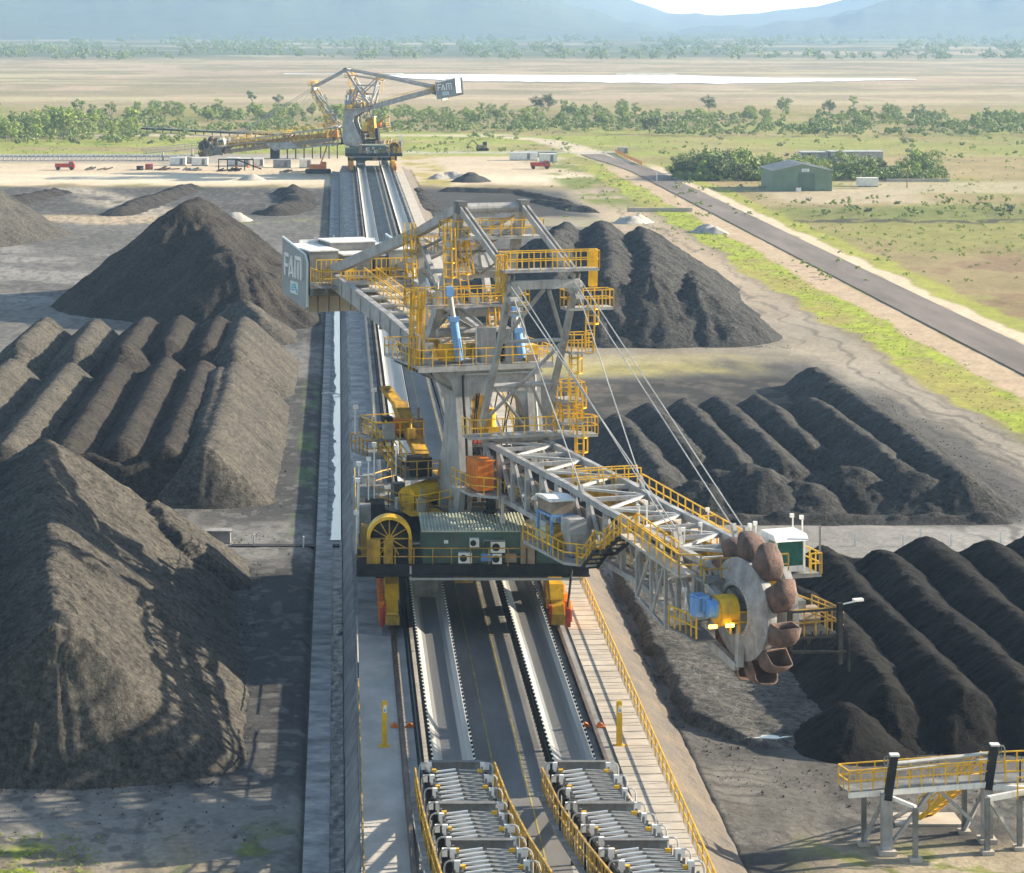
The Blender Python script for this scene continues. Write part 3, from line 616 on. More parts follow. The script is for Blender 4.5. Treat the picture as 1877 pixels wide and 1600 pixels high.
def reclaimer(x0, y0, slew, mir, label, luff=0.0, arm=1.0):
    """slew: boom direction as an angle from -Y (towards the viewer) turning to +X"""
    e=empty('bucket_wheel_reclaimer',(x0,y0,0),label,'bucket wheel reclaimer','bucket wheel reclaimers')
    sb,cb=math.sin(R(slew)),math.cos(R(slew))
    lc,ls=math.cos(R(luff)),math.sin(R(luff))
    def T(a,r,z):
        if a<-3: a=-3+(a+3)*arm
        if luff and z>6.5: a,z=a*lc+(z-11)*ls,11-a*ls+(z-11)*lc
        return (a*sb+r*cb,-a*cb+r*sb,z)
    K=lambda x,y,z:(x*mir,y,z)
    def part(mb,name,m,parent=e,smooth=False,**p): return mb.build(name,M[m] if isinstance(m,str) else m,parent,smooth,**p)
    # ---- travelling chassis
    mb=MB(K); mb.bx(-7.2,6.6,-14.5,12.5,4.05,4.5); part(mb,'platform','dark')
    mb=MB(K); mb.bx(-7.2,6.6,-14.56,-14.36,3.85,4.6); mb.bx(-7.25,6.65,-14.7,-14.56,3.9,4.0); part(mb,'edge_beam','dark')
    mb=MB(K); mb.tube((-4.0,-14.5,3.72),(6.2,-14.5,3.72),0.09,6); mb.tube((-4,-14.5,3.72),(-4,-14.5,4.5),0.09,6); part(mb,'pipe','tin')
    for y in (-8,8): mb=MB(K); mb.bx(-6.0,6.0,y-0.8,y+0.8,2.5,4.05); part(mb,'portal_girder','dark')
    for s in (-1,1):
        mb=MB(K); mb.bx(s*5.05-0.6,s*5.05+0.6,-8.8,8.8,2.7,4.0); part(mb,'end_girder','dark')
        for y in (-8.2,8.2):
            b=MB(K); X=s*5.02
            b.prism([(y-0.9,3.9),(y+0.9,3.9),(y+0.5,2.7),(y-0.5,2.7)],X-0.5,X+0.5,'yz')
            b.prism([(y-2.9,1.7),(y-2.2,2.5),(y,2.9),(y+2.2,2.5),(y+2.9,1.7),(y+1.6,1.55),(y,2.1),(y-1.6,1.55)],X-0.42,X+0.42,'yz')
            bogie=part(b,'bogie_frame','yellow')
            for yy in (y-2.2,y+2.2):
                c=MB(K); c.prism([(yy-1.5,0.55),(yy-1.35,1.05),(yy-0.5,1.75),(yy+0.5,1.75),(yy+1.35,1.05),(yy+1.5,0.55)],X-0.36,X+0.36,'yz'); part(c,'equaliser','yellow',bogie)
                for w in (yy-1.0,yy+1.0):
                    c=MB(K); c.tube((X-0.30,w,0.62),(X+0.30,w,0.62),0.40,16); part(c,'wheel','steel',bogie)
                    c=MB(K); c.tube((X-0.45,w,0.62),(X+0.45,w,0.62),0.16,8); c.bx(X-0.42,X+0.42,w-0.52,w-0.40,0.35,0.95); part(c,'axle_box','yellowd',bogie)
                    c=MB(K); c.bx(X+s*0.45,X+s*0.85,w-0.3,w+0.3,0.5,1.2); c.tube((X+s*0.65,w,1.2),(X+s*0.65,w,1.7),0.2,8); part(c,'drive_motor','orange',bogie)
            c=MB(K); c.bx(X-0.55,X-0.40,y-3.6,y-3.2,0.35,1.5); c.bx(X-0.4,X+0.4,y-3.55,y-3.35,0.4,0.9); c.bx(X+s*0.5,X+s*0.75,y-3.6,y-2.9,0.2,1.3); part(c,'rail_guard','red',bogie)
    c=MB(K); c.bx(-3.6,-2.2,-9.5,-8.9,1.5,2.5); c.bx(-3.6,-3.5,-9.5,-8.9,2.5,3.9); c.bx(-2.3,-2.2,-9.5,-8.9,2.5,3.9); part(c,'under_gangway','steeld')
    c=MB(K); c.bx(-1.2,-0.1,-11,-8.5,2.7,3.6); part(c,'under_box','yellowd')
    # tail plate chute between belts, hanging below
    c=MB(K); c.prism([(1.4,2.2),(4.0,2.2),(3.5,1.6),(1.9,1.6)],-3,3,'xz'); part(c,'feed_chute','steeld')
    # electrical house
    c=MB(K); c.bx(-3.26,2.9,-14.1,-9.0,4.5,6.42); house=part(c,'electrical_house','green')
    c=MB(K); c.bx(-3.34,3.0,-14.2,-8.9,6.44,6.52)
    x=-3.3
    while x<2.98: c.bx(x,x+0.09,-14.22,-8.9,6.52,6.60); x+=0.2
    part(c,'roof','roofg',house)
    c=MB(K); c.bx(-2.05,-2.0,-14.14,-14.1,4.55,6.35); c.bx(-3.1,-2.1,-14.13,-14.1,4.6,6.3); part(c,'door','green',house)
    for (ax,az,w,h) in ((-0.2,5.85,0.55,0.5),(1.2,5.6,0.85,0.65),(-0.75,4.95,0.8,0.6),(1.15,4.9,0.55,0.6)):
        c=MB(K); c.bx(ax-w/2,ax+w/2,-14.5,-14.1,az-h/2,az+h/2); ac=part(c,'air_conditioner','white',house)
        c=MB(K); c.tube((ax-w*0.14,-14.53,az),(ax-w*0.14,-14.49,az),h*0.36,14); part(c,'fan_grille','dark',ac)
    c=MB(K); c.bx(0.2,0.85,-14.2,-14.1,4.7,5.15); part(c,'notice_panel','blue',house)
    c=MB(K); c.bx(0.35,1.65,-14.62,-14.1,6.0,6.04); c.bx(0.35,0.40,-14.2,-14.1,5.2,6.0); part(c,'awning','steeld',house)
    c=MB(K); c.bx(2.55,3.4,-14.45,-13.2,4.5,6.65); part(c,'cabinet','brown',house)
    c=MB(K); c.bx(1.65,2.3,-14.45,-14.1,4.7,5.2); part(c,'cabinet','brown',house)
    c=MB(K); c.bx(-2.0,-1.75,-14.14,-14.1,5.75,5.95); part(c,'warning_plate','white',house)
    c=MB(K); c.bx(3.5,6.6,-14.2,-8,4.5,5.75); part(c,'side_house','green')
    # cable reel with its hood
    c=MB(K); cx,cz=-5.25,6.05
    arc=[(cx+1.34*math.cos(t),cz+1.34*math.sin(t)) for t in np.linspace(0,math.pi,22)]; arc2=[(cx+1.16*math.cos(t),cz+1.16*math.sin(t)) for t in np.linspace(0,math.pi,22)]
    c.strip(arc,arc2,-14.4,-13.2,'xz'); reel=part(c,'cable_reel','yellow')
    c=MB(K); c.tube((cx,-14.1,cz),(cx,-13.4,cz),1.12,24); part(c,'drum','dark',reel,True)
    c=MB(K)
    for k in range(12):
        t=math.pi*k/6; c.beam((cx,-14.15,cz),(cx+1.1*math.cos(t),-14.15,cz+1.1*math.sin(t)),0.07)
    c.tube((cx,-14.3,cz),(cx,-14.1,cz),0.25,10); part(c,'spoke','yellowd',reel)
    c=MB(K); c.bx(cx-1.35,cx-0.55,-14.4,-13.2,4.5,6.05); c.bx(cx-0.35,cx+0.2,-14.4,-13.2,4.5,6.0); c.bx(cx+1.15,cx+1.35,-14.4,-13.2,4.5,6.05); part(c,'reel_stand','yellowd',reel)
    c=MB(K); c.railing([(-7.15,-13.0,4.5),(-7.15,-14.45,4.5),(2.9,-14.55,4.5),(2.9,-14.2,4.5)],1.05,1.15,0.055); part(c,'railing','yellowd')
    c=MB(K); c.railing([(-7.15,-13,4.5),(-7.15,12.4,4.5)],1.05,1.5,0.06); part(c,'railing','yellow')
    c=MB(K); c.railing([(6.55,-7,4.5),(6.55,12.4,4.5)],1.05,1.5,0.06); part(c,'railing','yellow')
    # left corner: switch boxes, lamps, stair
    c=MB(K); c.bx(-6.9,-6.0,-12,-10.8,4.5,6.3); part(c,'switch_box','yellowd')
    c=MB(K); c.bx(-7.0,-6.3,-10.2,-9.0,4.5,7.2); part(c,'switch_box','steeld')
    c=MB(K); c.bx(-6.6,-5.4,-7.5,-5.5,4.5,6.8); part(c,'switch_box','dark')
    for (lx,ly,lz) in ((-7.2,-11,7.0),(-7.1,-9,8.6),(-6.4,-6,9.4),(-7.0,-5,8.9),(-6.0,-3,9.8)):
        c=MB(K); c.beam((lx,ly,4.5),(lx,ly,lz),0.09); c.box((lx,ly-0.1,lz),(0.3,0.2,0.26)); part(c,'floodlight','lampw')
    c=MB(K); c.beam((-7.3,-8,4.5),(-7.3,-8,8.1),0.1); c.beam((-7.3,-5,4.5),(-7.3,-5,8.1),0.1); c.beam((-7.3,-8,8.1),(-7.3,-5,8.1),0.1); c.beam((-7.3,-8,6.5),(-7.3,-5,6.5),0.1); c.beam((-5.5,-5,8.1),(-7.3,-5,8.1),0.1); part(c,'pipe_frame','tin')
    c=MB(K); c.stair((-6.8,-3,4.5),(-6.8,-9,4.5+0.01),0.01,(1,0,0)) if 0 else c.bx(-6.9,-5.3,-3,1,6.4,6.5); part(c,'landing','steeld')
    # slew ring
    c=MB(T); c.tube((0,0,4.5),(0,0,5.75),5.6,40); part(c,'slew_ring','dark',smooth=False)
    c=MB(T); c.tube((0,0,5.75),(0,0,5.9),6.5,40); part(c,'ring_deck','steeld')
    c=MB(T); ring=[(6.4*math.cos(t),6.4*math.sin(t),5.9) for t in np.linspace(0,2*math.pi,37)]; c.railing(ring,1.05,1.2,0.055); part(c,'ring_railing','yellowd')
    # ---- slewing superstructure
    side=[(6.3,5.9),(6.95,8.0),(6.5,11),(6.05,13.4),(6.1,15.2),(-0.8,15.2),(-0.5,14.85),(2.05,14.1),(3.75,13.15),(4.05,12.2),(3.6,10.3),(2.75,8.4),(2.3,6.8),(2.6,5.9)]
    for s in (-1,1):
        c=MB(T); c.prism(side,s*1.95,s*2.85,'xz'); py=part(c,'pylon_leg','steel')
        c=MB(T); c.path([(6.2,s*2.4,14.7),(6.25,s*2.4,13.4),(6.75,s*2.4,11),(7.1,s*2.4,8.2),(6.6,s*2.4,6.4)],0.09,8); part(c,'drain_pipe','tin' if s>0 else 'dark',py)
        c=MB(T); c.prism([(4.4,9.4),(5.6,9.9),(5.6,12.2),(4.7,12.6)],s*1.85,s*1.95,'xz'); part(c,'stiffener','steeld',py)
    c=MB(T); c.bx(5.0,6.05,-1.95,1.95,13.55,15.2); part(c,'header_beam','steel'); c=MB(T); c.bx(-0.7,0.1,-2.0,2.0,14.5,15.2); part(c,'header_beam','steel')
    c=MB(T); c.prism([(-1.95,13.55),(-1.95,12.3),(-1.1,13.55)],5.2,5.9,'yz') if 0 else c.path([(6.15,-2.3,14.75),(6.15,2.9,14.75)],0.09,8); part(c,'header_pipe','tin')
    c=MB(T); c.bx(-0.9,0.9,-1.0,1.0,9.2,12.6); c.prism([(-0.9,9.2),(0.9,9.2),(0.5,7.6),(-0.4,7.6)],-0.8,0.8,'xz'); ch=part(c,'transfer_chute','yellowd')
    c=MB(T); c.bx(-1.1,1.2,-1.15,1.15,12.6,12.95); part(c,'chute_lid','concl',ch)
    c=MB(T); c.bx(0.92,0.98,-0.4,0.1,11.3,12.3); part(c,'hatch','white',ch)
    c=MB(T); c.bx(1.0,1.9,0.9,1.7,9.5,10.6); c.tube((1.4,1.2,10.6),(1.4,1.2,11.8),0.35,10); part(c,'belt_drive','yellow')
    c=MB(T); c.tube((1.5,-1.4,9.7),(1.5,1.4,9.7),0.5,14); part(c,'tail_pulley','red')
    def haunch(r0,sx,w,h,zt,a0,a1,nm='haunch'):
        pts=[(r0,zt)]+[(r0+sx*w*(1-math.sin(t)),zt-h*(1-math.cos(t))) for t in np.linspace(0,math.pi/2,9)]
        c=MB(T); c.prism(pts,a0,a1,'yz'); part(c,nm,'steel')
    haunch(1.95,-1,1.35,2.6,13.55,5.1,6.0); haunch(-1.95,1,0.7,1.6,13.55,5.1,6.0); haunch(-2.85,-1,1.6,2.2,15.18,3.4,6.05)
    c=MB(T); c.bx(-1.6,-0.9,-0.9,0.9,7.0,10.0); c.bx(-1.0,2.0,-1.3,1.3,6.0,7.4); part(c,'machinery_block','dark')
    c=MB(T); c.tube((2.4,-1.5,6.4),(2.4,-1.5,8.6),0.35,10); c.tube((3.2,1.2,6.2),(3.2,1.2,8.9),0.3,10); c.beam((1,-1.7,8.8),(4,1.6,8.6),0.3); c.beam((3.5,-1.8,9.6),(3.5,1.8,9.6),0.25); part(c,'slew_drive','steeld')
    # inclined tail belt and platforms left of the pylon
    c=MB(T); c.beam((-2,-3.9,11.8),(2.0,-3.7,9.0),0.9,0.5); part(c,'chute_spout','yellowd')
    c=MB(T); c.beam((-4,-4.2,12.6),(-1.6,-3.9,11.6),0.7,0.3); part(c,'spout_frame','yellowd')
    for (a0,a1,r0,r1,z,nm) in ((0.4,3.2,-5.2,-2.9,7.9,'service_platform'),(-2.8,0.6,-6.3,-3.1,10.0,'service_platform'),(-3.2,0.2,-6.8,-4.6,8.8,'service_platform')):
        c=MB(T); c.bx(a0,a1,r0,r1,z-0.14,z); pf=part(c,nm,'steeld')
        c=MB(T); c.railing([(a0,r1,z),(a0,r0,z),(a1,r0,z),(a1,r1,z)],1.05,0.8,0.06); part(c,'railing','yellow' if z>9 else 'yellowd',pf)
    c=MB(T); c.stair((-0.3,-5.9,10.0),(1.3,-4.8,7.9),0.8,(0,1,0.0)); part(c,'stair','yellowd')
    c=MB(T); c.railing([(-0.3,-6.3,10.0),(1.3,-5.2,7.9)],1.05,0.9,0.07); c.railing([(-0.3,-5.4,10.0),(1.3,-4.3,7.9)],1.05,0.9,0.07); part(c,'stair_railing','yellow')
    c=MB(T); c.box((-0.8,-4.1,10.6),(1.1,1.2,0.9)); c.tube((-0.8,-5.0,10.5),(-0.8,-3.4,10.5),0.4,10); part(c,'winch','orange')
    c=MB(T); c.tube((2.2,-3.6,8.3),(2.2,-5.0,8.3),0.55,12); c.box((2.6,-4.4,8.6),(0.8,0.8,1.2)); part(c,'pump_set','dark')
    c=MB(T); c.tube((3.6,-5.2,6.7),(2.2,-3.0,6.9),0.75,14); part(c,'lagged_drum','yellow')
    c=MB(T); c.bx(3.8,5.4,-5.6,-3.4,5.92,6.06); c.railing([(3.8,-5.7,5.95),(5.2,-4.4,6.3),(5.6,-3.0,6.6)],0.9,0.7,0.06); part(c,'step_guard','yellow')
    for (a,r,z) in ((-3,-6.6,11.6),(0.2,-5.4,9.6),(1.6,-5.3,9.6),(-3.4,-5.2,12.6)):
        c=MB(T); c.beam((a,r,z-1.8),(a,r,z),0.08); c.box((a+0.1,r,z),(0.2,0.3,0.26)); part(c,'floodlight','lampw')
    # top deck
    c=MB(T); c.bx(-0.6,6.35,-5.4,3.6,15.2,15.34); c.bx(6.2,6.4,-5.4,3.6,15.0,15.34); td=part(c,'top_deck','steel')
    c=MB(T); c.railing([(-0.6,3.55,15.34),(6.3,3.55,15.34),(6.3,-5.35,15.34),(-0.6,-5.35,15.34),(-0.6,3.55,15.34)],1.05,0.85,0.055); part(c,'railing','yellow',td)
    c=MB(T); c.beam((6.1,-5.2,15.1),(5.6,-2.8,13.7),0.16); c.beam((1.0,-5.2,15.1),(1.0,-2.8,13.9),0.16); c.beam((6.1,-4.2,15.1),(5.9,-2.8,14.2),0.12); part(c,'deck_bracket','steeld',td)
    c=MB(T); c.bx(4.6,5.4,-0.9,0.1,15.34,17.5); c.bx(4.6,5.4,0.7,1.6,15.34,17.4); cab=part(c,'control_cabinet','steel',td)
    c=MB(T); c.bx(5.0,5.3,0.1,0.7,15.34,17.2); c.box((5.42,0.4,16.3),(0.1,0.4,0.5)); c.box((5.42,0.35,17.0),(0.1,0.3,0.2)); c.box((5.42,0.45,15.7),(0.1,0.4,0.3)); part(c,'valve_block','dark',cab)
    c=MB(T); c.bx(4.3,5.2,-3.4,-1.9,15.5,16.5); c.tube((5.25,-2.7,16.0),(5.35,-2.7,16.0),0.35,12); part(c,'oil_tank','yellow',td)
    c=MB(T); c.bx(3.6,4.4,-1.3,-0.3,15.5,16.4); part(c,'oil_tank','yellowd',td)
    c=MB(T); c.bx(4.2,5.2,2.2,3.0,15.4,16.3); part(c,'pump_set','yellow',td)
    c=MB(T); c.tube((3.0,-3.0,17.0),(3.0,1.8,17.0),0.3,12); part(c,'cross_tube','steel',td)
    c=MB(T); c.beam((6.1,0.9,15.3),(6.1,0.9,18.2),0.08); c.beam((6.1,-1.5,15.3),(6.1,-1.5,17.6),0.08); c.beam((6.2,-5.3,15.3),(6.2,-5.3,17.3),0.07); c.beam((5.2,-5.3,17.3),(6.2,-5.3,17.3),0.07); c.beam((5.2,-5.3,15.3),(5.2,-5.3,17.3),0.07); part(c,'post','steel',td)
    # luffing cylinders
    for s,r in ((-1,-2.0),(1,2.05)):
        b0=Vector((5.7,-2.45 if s<0 else 1.75,15.6)); t0=Vector((5.45,-3.05 if s<0 else 1.3,19.9 if s<0 else 18.5)); md=b0.lerp(t0,0.62)
        c=MB(T); c.tube(b0,md,0.27,12); c.box(tuple(b0.lerp(t0,0.6)),(0.6,0.6,0.3)); cy=part(c,'luffing_cylinder','blue',smooth=False)
        c=MB(T); c.tube(md,t0,0.16,10); part(c,'piston_rod','tin',cy)
        c=MB(T); c.box(tuple(t0),(0.4,0.45,0.6)); part(c,'rod_eye','blue',cy)
    # A-frame
    AP=[(4.7,25.0),(0.0,0.0)]
    for s in (-1,1):
        r=s*2.1
        c=MB(T); c.beam((4.75,r,24.9),(2.5,r,20.6),0.55,0.5); c.beam((2.5,r,20.6),(-0.9,r*1.15,15.3),0.55,0.6); part(c,'mast_strut','steel')
        c=MB(T); c.beam((-3.4,r,22.9),(-0.6,r*1.15,15.3),0.42,0.42); part(c,'rear_strut','steel')
        c=MB(T); c.beam((4.9,r,25.1),(-3.4,r,22.85),0.5,0.55); c.beam((-3.4,r,22.85),(-21.9,r*1.25,18.55),0.5,0.7); part(c,'backstay','steel')
        c=MB(T); c.beam((-3.3,r,22.7),(1.6,r,19.0),0.3); c.beam((-2.6,r,20.4),(2.6,r,20.9),0.26); c.beam((2.5,r,20.6),(5.4,r*1.1,15.4),0.34); part(c,'side_brace','steel')
        for k in (-1,1):
            c=MB(T); c.beam((4.9,r+k*0.16,25.15),(13.9,r+k*0.16,21.5),0.12,0.42); part(c,'forestay_bar','steel')
        c=MB(T); c.box((4.9,r,25.15),(0.9,0.6,0.75)); part(c,'mast_head','steeld')
        # front mast leg
        c=MB(T); c.beam((8.75,r,12.0),(11.9,r,17.5),0.32,0.36); c.beam((11.9,r,17.5),(13.85,r,21.4),0.32,0.40); part(c,'front_mast_leg','steel')
        c=MB(T); c.tube((13.7,r-0.3,20.9),(13.7,r+0.3,20.9),0.4,12); c.tube((14.1,r-0.25,20.2),(14.1,r+0.25,20.2),0.3,12); part(c,'sheave','steel')
        # suspension ropes
        for nm,(ta,tr,tz),(ba,br,bz) in (('stay_rope',(14.0,r,20.6),(24.3,s*1.85,10.6)),('stay_rope',(14.0,r-0.2,21.2),(36.6,s*1.55,10.6)),('stay_rope',(14.0,r+0.25,21.2),(37.1,s*2.0,10.5))):
            c=MB(T); c.tube((ta,tr,tz),(ba,br,bz),0.038,6); part(c,nm,'tin')
            c=MB(T); c.beam((ba,br,bz-0.5),(ba-0.5*0.62,br,bz+0.35),0.2,0.3); part(c,'rope_anchor','steel')
    c=MB(T); c.tube((4.8,-2.4,25.05),(4.8,2.4,25.05),0.33,14); c.beam((3.4,-2,23.1),(3.4,2,23.1),0.3); c.beam((2.5,-2.1,20.6),(2.5,2.1,20.6),0.42); c.beam((-3.3,-2.1,22.7),(-3.3,2.1,22.7),0.3); c.beam((-2.3,-2.1,20.4),(-2.3,2.1,20.4),0.3)
    c.tube((0.6,-2.2,18.0),(0.6,2.2,18.0),0.34,12); c.beam((-3.3,-2.1,22.6),(-2.3,2.1,20.4),0.2); c.beam((-2.3,-2.1,20.3),(-0.8,2.1,16.3),0.2); c.beam((2.4,2.1,20.4),(-0.5,-2.2,15.9),0.22); c.beam((4.2,-2.1,24.1),(2.6,2.1,20.9),0.2); c.beam((4.2,2.1,24.1),(2.6,-2.1,20.9),0.2); part(c,'mast_bracing','steel')
    c=MB(T)
    for (p,q) in (((4.2,-2,23.6),(-3.0,-2,21.8)),((4.2,2,23.6),(-3.0,2,21.8)),((1.2,-2.1,18.8),(-2.0,-2.1,18.2)),((1.2,2.1,18.8),(-2.0,2.1,18.2)),((-1,-2.2,16.2),(4.4,-2.2,18.9)),((-1,2.2,16.2),(4.4,2.2,18.9)),((0.8,-2,18.2),(4.8,2.2,15.5)),((5.0,-2.2,15.4),(4.4,-2.2,18.9)),((5,2.2,15.4),(4.4,2.2,18.9)),((4.4,-2.2,18.8),(4.4,2.2,15.6)),((2.5,-2.1,20.4),(0.5,2,18)),((-0.6,-2.2,15.6),(-0.6,2.2,17.2)),((1.7,-2.1,19.2),(1.7,2.1,19.2)),((3.6,-2,22.2),(3.6,2,22.2)),((3.6,-2,22.2),(2.6,0,20.6)),((3.6,2,22.2),(2.6,0,20.6))): c.beam(p,q,0.15)
    part(c,'secondary_bracing','steeld')
    c=MB(T); c.bx(13.6,14.1,-2.2,2.2,20.85,21.35); c.prism([(-2.2,20.85),(-1.3,20.85),(-2.2,19.9)],13.7,14.0,'yz'); c.prism([(2.2,20.85),(1.3,20.85),(2.2,19.9)],13.7,14.0,'yz'); part(c,'front_crossbeam','steel')
    c=MB(T); c.tube((12.0,-2.1,17.5),(12.0,2.1,17.5),0.12,8); c.tube((13.8,0.0,20.8),(12.0,-1.9,17.6),0.13,8); c.tube((13.8,0.3,20.8),(12.0,1.95,17.6),0.13,8); c.tube((12,2.0,17.4),(9.0,-2.0,12.3),0.11,8); c.tube((10.3,-2.0,14.6),(10.3,2.0,14.6),0.16,8); c.tube((10.3,0.6,14.6),(8.9,2.0,12.2),0.10,8); c.tube((10.3,-2,14.7),(8.9,0.5,12.0),0.1,8); part(c,'front_bracing','steel')
    def deck(poly,z,railpts,sp=0.8,name='platform',m='steel',rm='yellow',h=1.05):
        c=MB(T); c.prism(poly,z-0.16,z,'xy'); p=part(c,name,m)
        c=MB(T); c.railing([(x,y,z) for x,y in railpts],h,sp,0.06); part(c,'railing',rm,p); return p
    P=[(14.5,-2.75),(14.5,3.3),(13.4,3.3),(13.4,-2.75)]; deck(P,22.05,P+[P[0]],0.75,'mast_platform')
    for r0,r1,z0 in ((-3.0,-2.3,20.7),(3.0,3.5,20.9)):
        c=MB(T)
        for k in range(6): c.beam((13.6,r0+(r1-r0)*k/5,z0),(13.7,r0+(r1-r0)*k/5,z0+2.2),0.08)
        for zz in (z0,z0+1.1,z0+2.2): c.beam((13.65,r0,zz),(13.65,r1,zz),0.1)
        part(c,'ladder_cage','yellow')
    P=[(4.9,-3.0),(4.9,3.5),(3.4,3.5),(3.4,-3.0)]; deck(P,23.2,P+[P[0]],0.75,'apex_platform')
    P=[(5.0,-5.4),(5.0,2.5),(3.6,2.5),(3.6,-5.4)]; deck(P,18.95,P+[P[0]],0.85,'mid_platform')
    P=[(13.4,1.7),(13.4,4.7),(12.2,4.7),(12.2,1.7)]; deck(P,19.55,P+[P[0]],0.7,'side_platform')
    P=[(13.4,-2.1),(13.4,-1.0),(12.4,-1.0),(12.4,-2.1)]; deck(P,19.4,[P[1],P[0],P[3]],0.6,'side_platform')
    P=[(12.3,2.4),(12.3,3.8),(11.0,3.8),(11.0,2.4)]; deck(P,16.75,P+[P[0]],0.6,'side_platform')
    P=[(10.8,2.5),(10.8,3.9),(9.2,3.9),(9.2,2.5)]; deck(P,13.6,P+[P[0]],0.55,'side_platform')
    P=[(10.6,2.5),(10.6,3.9),(9.2,3.9),(9.2,2.5)]; deck(P,12.2,P+[P[0]],0.5,'side_platform')
    for (p,q) in (((12.8,3.4,16.75),(12.8,3.4,19.6)),((11.4,2.9,13.6),(11.4,2.9,16.8)),((10.4,3.6,11.3),(10.4,3.6,13.8)),((10.6,3.6,8.6),(10.6,3.6,11.4)),((5.2,-3.0,19.0),(4.9,-3.0,23.3)),((4.8,-5.2,15.3),(4.6,-5.0,19.3)),((-2.7,-2.9,18.2),(-3.4,-2.9,23.0)),((3.5,-1.2,19.0),(3.2,-1.6,23.2)),((1.0,1.5,15.3),(0.4,1.5,19.0))):
        c=MB(T); c.ladder(p,q,0.55,True,(0,1,0)); part(c,'ladder','yellow')
    for (p,q) in (((5.0,-5.6,15.3),(5.0,-4.7,19.0)),):
        c=MB(T)
        for k in range(5): c.beam((5.0+0.05*k,-5.6+0.22*k,15.0),(4.9+0.05*k,-5.4+0.22*k,20.1),0.09)
        part(c,'ladder_cage','yellow')
    P=[(-2.6,-2.9),(-2.6,-1.0),(-4.0,-1.0),(-4.0,-2.9)]; deck(P,21.6,P+[P[0]],0.7,'side_platform')
    P=[(-2.6,1.0),(-2.6,2.9),(-4.0,2.9),(-4.0,1.0)]; deck(P,21.4,P+[P[0]],0.7,'side_platform')
    # counterweight arm
    for s in (-1,1):
        c=MB(T); c.beam((1.7,s*2.6,14.8),(-8.5,s*2.6,16.45),0.45,1.15); c.beam((-8.5,s*2.6,16.45),(-21.0,s*2.6,18.0),0.45,1.15)
        for k in range(9): f=k/9; c.box((-0.5-20*f,s*2.6,15.15+2.75*f),(0.14,0.58,1.2))
        part(c,'counterweight_girder','steel')
    c=MB(T)
    for k in range(9):
        a=-1.5-k*2.2; z=15.35-(a)*0.137; c.beam((a,-2.5,z),(a-1.1,2.5,z+0.15),0.16); c.beam((a-1.1,2.5,z+0.15),(a-2.2,-2.5,z+0.3),0.16); c.beam((a,-2.5,z),(a,2.5,z),0.16)
    part(c,'plan_bracing','tin')
    c=MB(T); c.beam((-19.5,-0.3,17.9),(-10.5,-0.3,16.7),0.9,0.12); c.beam((-10.5,-0.3,16.7),(-2.5,-0.3,15.6),0.9,0.12)
    wk=part(c,'arm_walkway','concl')
    for s in (-0.75,0.15):
        c=MB(T); c.railing([(-19.5,s,17.95),(-10.5,s,16.75),(-2.5,s,15.65)],1.05,0.95,0.06); part(c,'railing','yellow',wk)
    P=[(-19.2,-4.0),(-19.2,3.6),(-22.2,3.6),(-22.2,-4.0)]; deck(P,17.75,[P[3],P[0],P[1],P[2]],0.7,'ballast_platform')
    c=MB(T); c.railing([(-20.6,-3.6,17.75),(-20.6,-1.2,17.75)],1.05,0.5,0.07); c.railing([(-21.4,-3.8,17.75),(-21.4,-0.8,17.75)],1.7,0.4,0.07); part(c,'gate','yellow')
    c=MB(T); c.railing([(-20.6,0.6,17.75),(-20.6,3.4,17.75)],1.05,0.5,0.07); c.railing([(-21.3,0.4,17.75),(-21.3,3.4,17.75)],1.7,0.4,0.07); part(c,'gate','yellow')
    for (a0,a1,r0,r1,z0,z1) in ((-28.6,-22.6,-3.95,-1.75,17.3,19.95),(-28.6,-25.4,-1.5,2.0,17.3,20.3),(-25.1,-22.7,-1.3,0.9,17.3,19.6),(-25.1,-22.7,1.1,1.9,17.3,19.5),(-28.6,-22.6,2.15,3.95,17.3,19.9)):
        c=MB(T); c.bx(a0,a1,r0,r1,z0,z1); part(c,'ballast_block','concg')
        c=MB(T); c.bx(a0-0.05,a1+0.05,r0-0.05,r1+0.05,z1,z1+0.1); part(c,'sunlit_top','white')  # white slab: sunlight on the block top put into its colour
    c=MB(T); c.bx(-28.7,-22.0,-3.9,3.9,16.75,17.3); c.bx(-21.9,-21.0,-3.0,3.0,17.0,17.6); part(c,'ballast_frame','steeld')
    c=MB(T)
    for k in range(9):
        r=-3.7+k*0.84; c.bx(-24.4,-24.0,r,r+0.76,15.35,16.75)
    part(c,'hung_ballast','concl')
    c=MB(T); c.bx(-28.75,-28.65,-3.0,3.0,16.9,20.3); part(c,'rear_panel','white')
    for s in (-1,1):
        pl=[(-29.3,16.3),(-22.9,15.7),(-22.7,15.9),(-22.7,19.2),(-23.1,19.7),(-29.3,20.5)]
        c=MB(T); c.prism(pl,s*4.1-0.05,s*4.1+0.05,'xz'); p=part(c,'side_plate','plate')
        c=MB(T); c.path([(-22.7,s*4.1,15.9),(-22.7,s*4.1,19.2),(-23.1,s*4.1,19.7),(-29.3,s*4.1,20.5)],0.09,6); part(c,'plate_trim','paleplate',p)
        sign(p,T,s*4.1,s)
    # ---- boom
    def ztop(a): return float(np.interp(a,[8,24,26,40.5],[10.95,10.5,10.25,9.9]))
    def zbot(a): return float(np.interp(a,[8,24,27,33,37,39],[8.05,7.65,7.35,7.2,6.3,6.3]))
    if luff:
        zb0=zbot; zbot=lambda a: zb0(a)-1.1
    nodes=list(np.linspace(8.6,39.2,14))
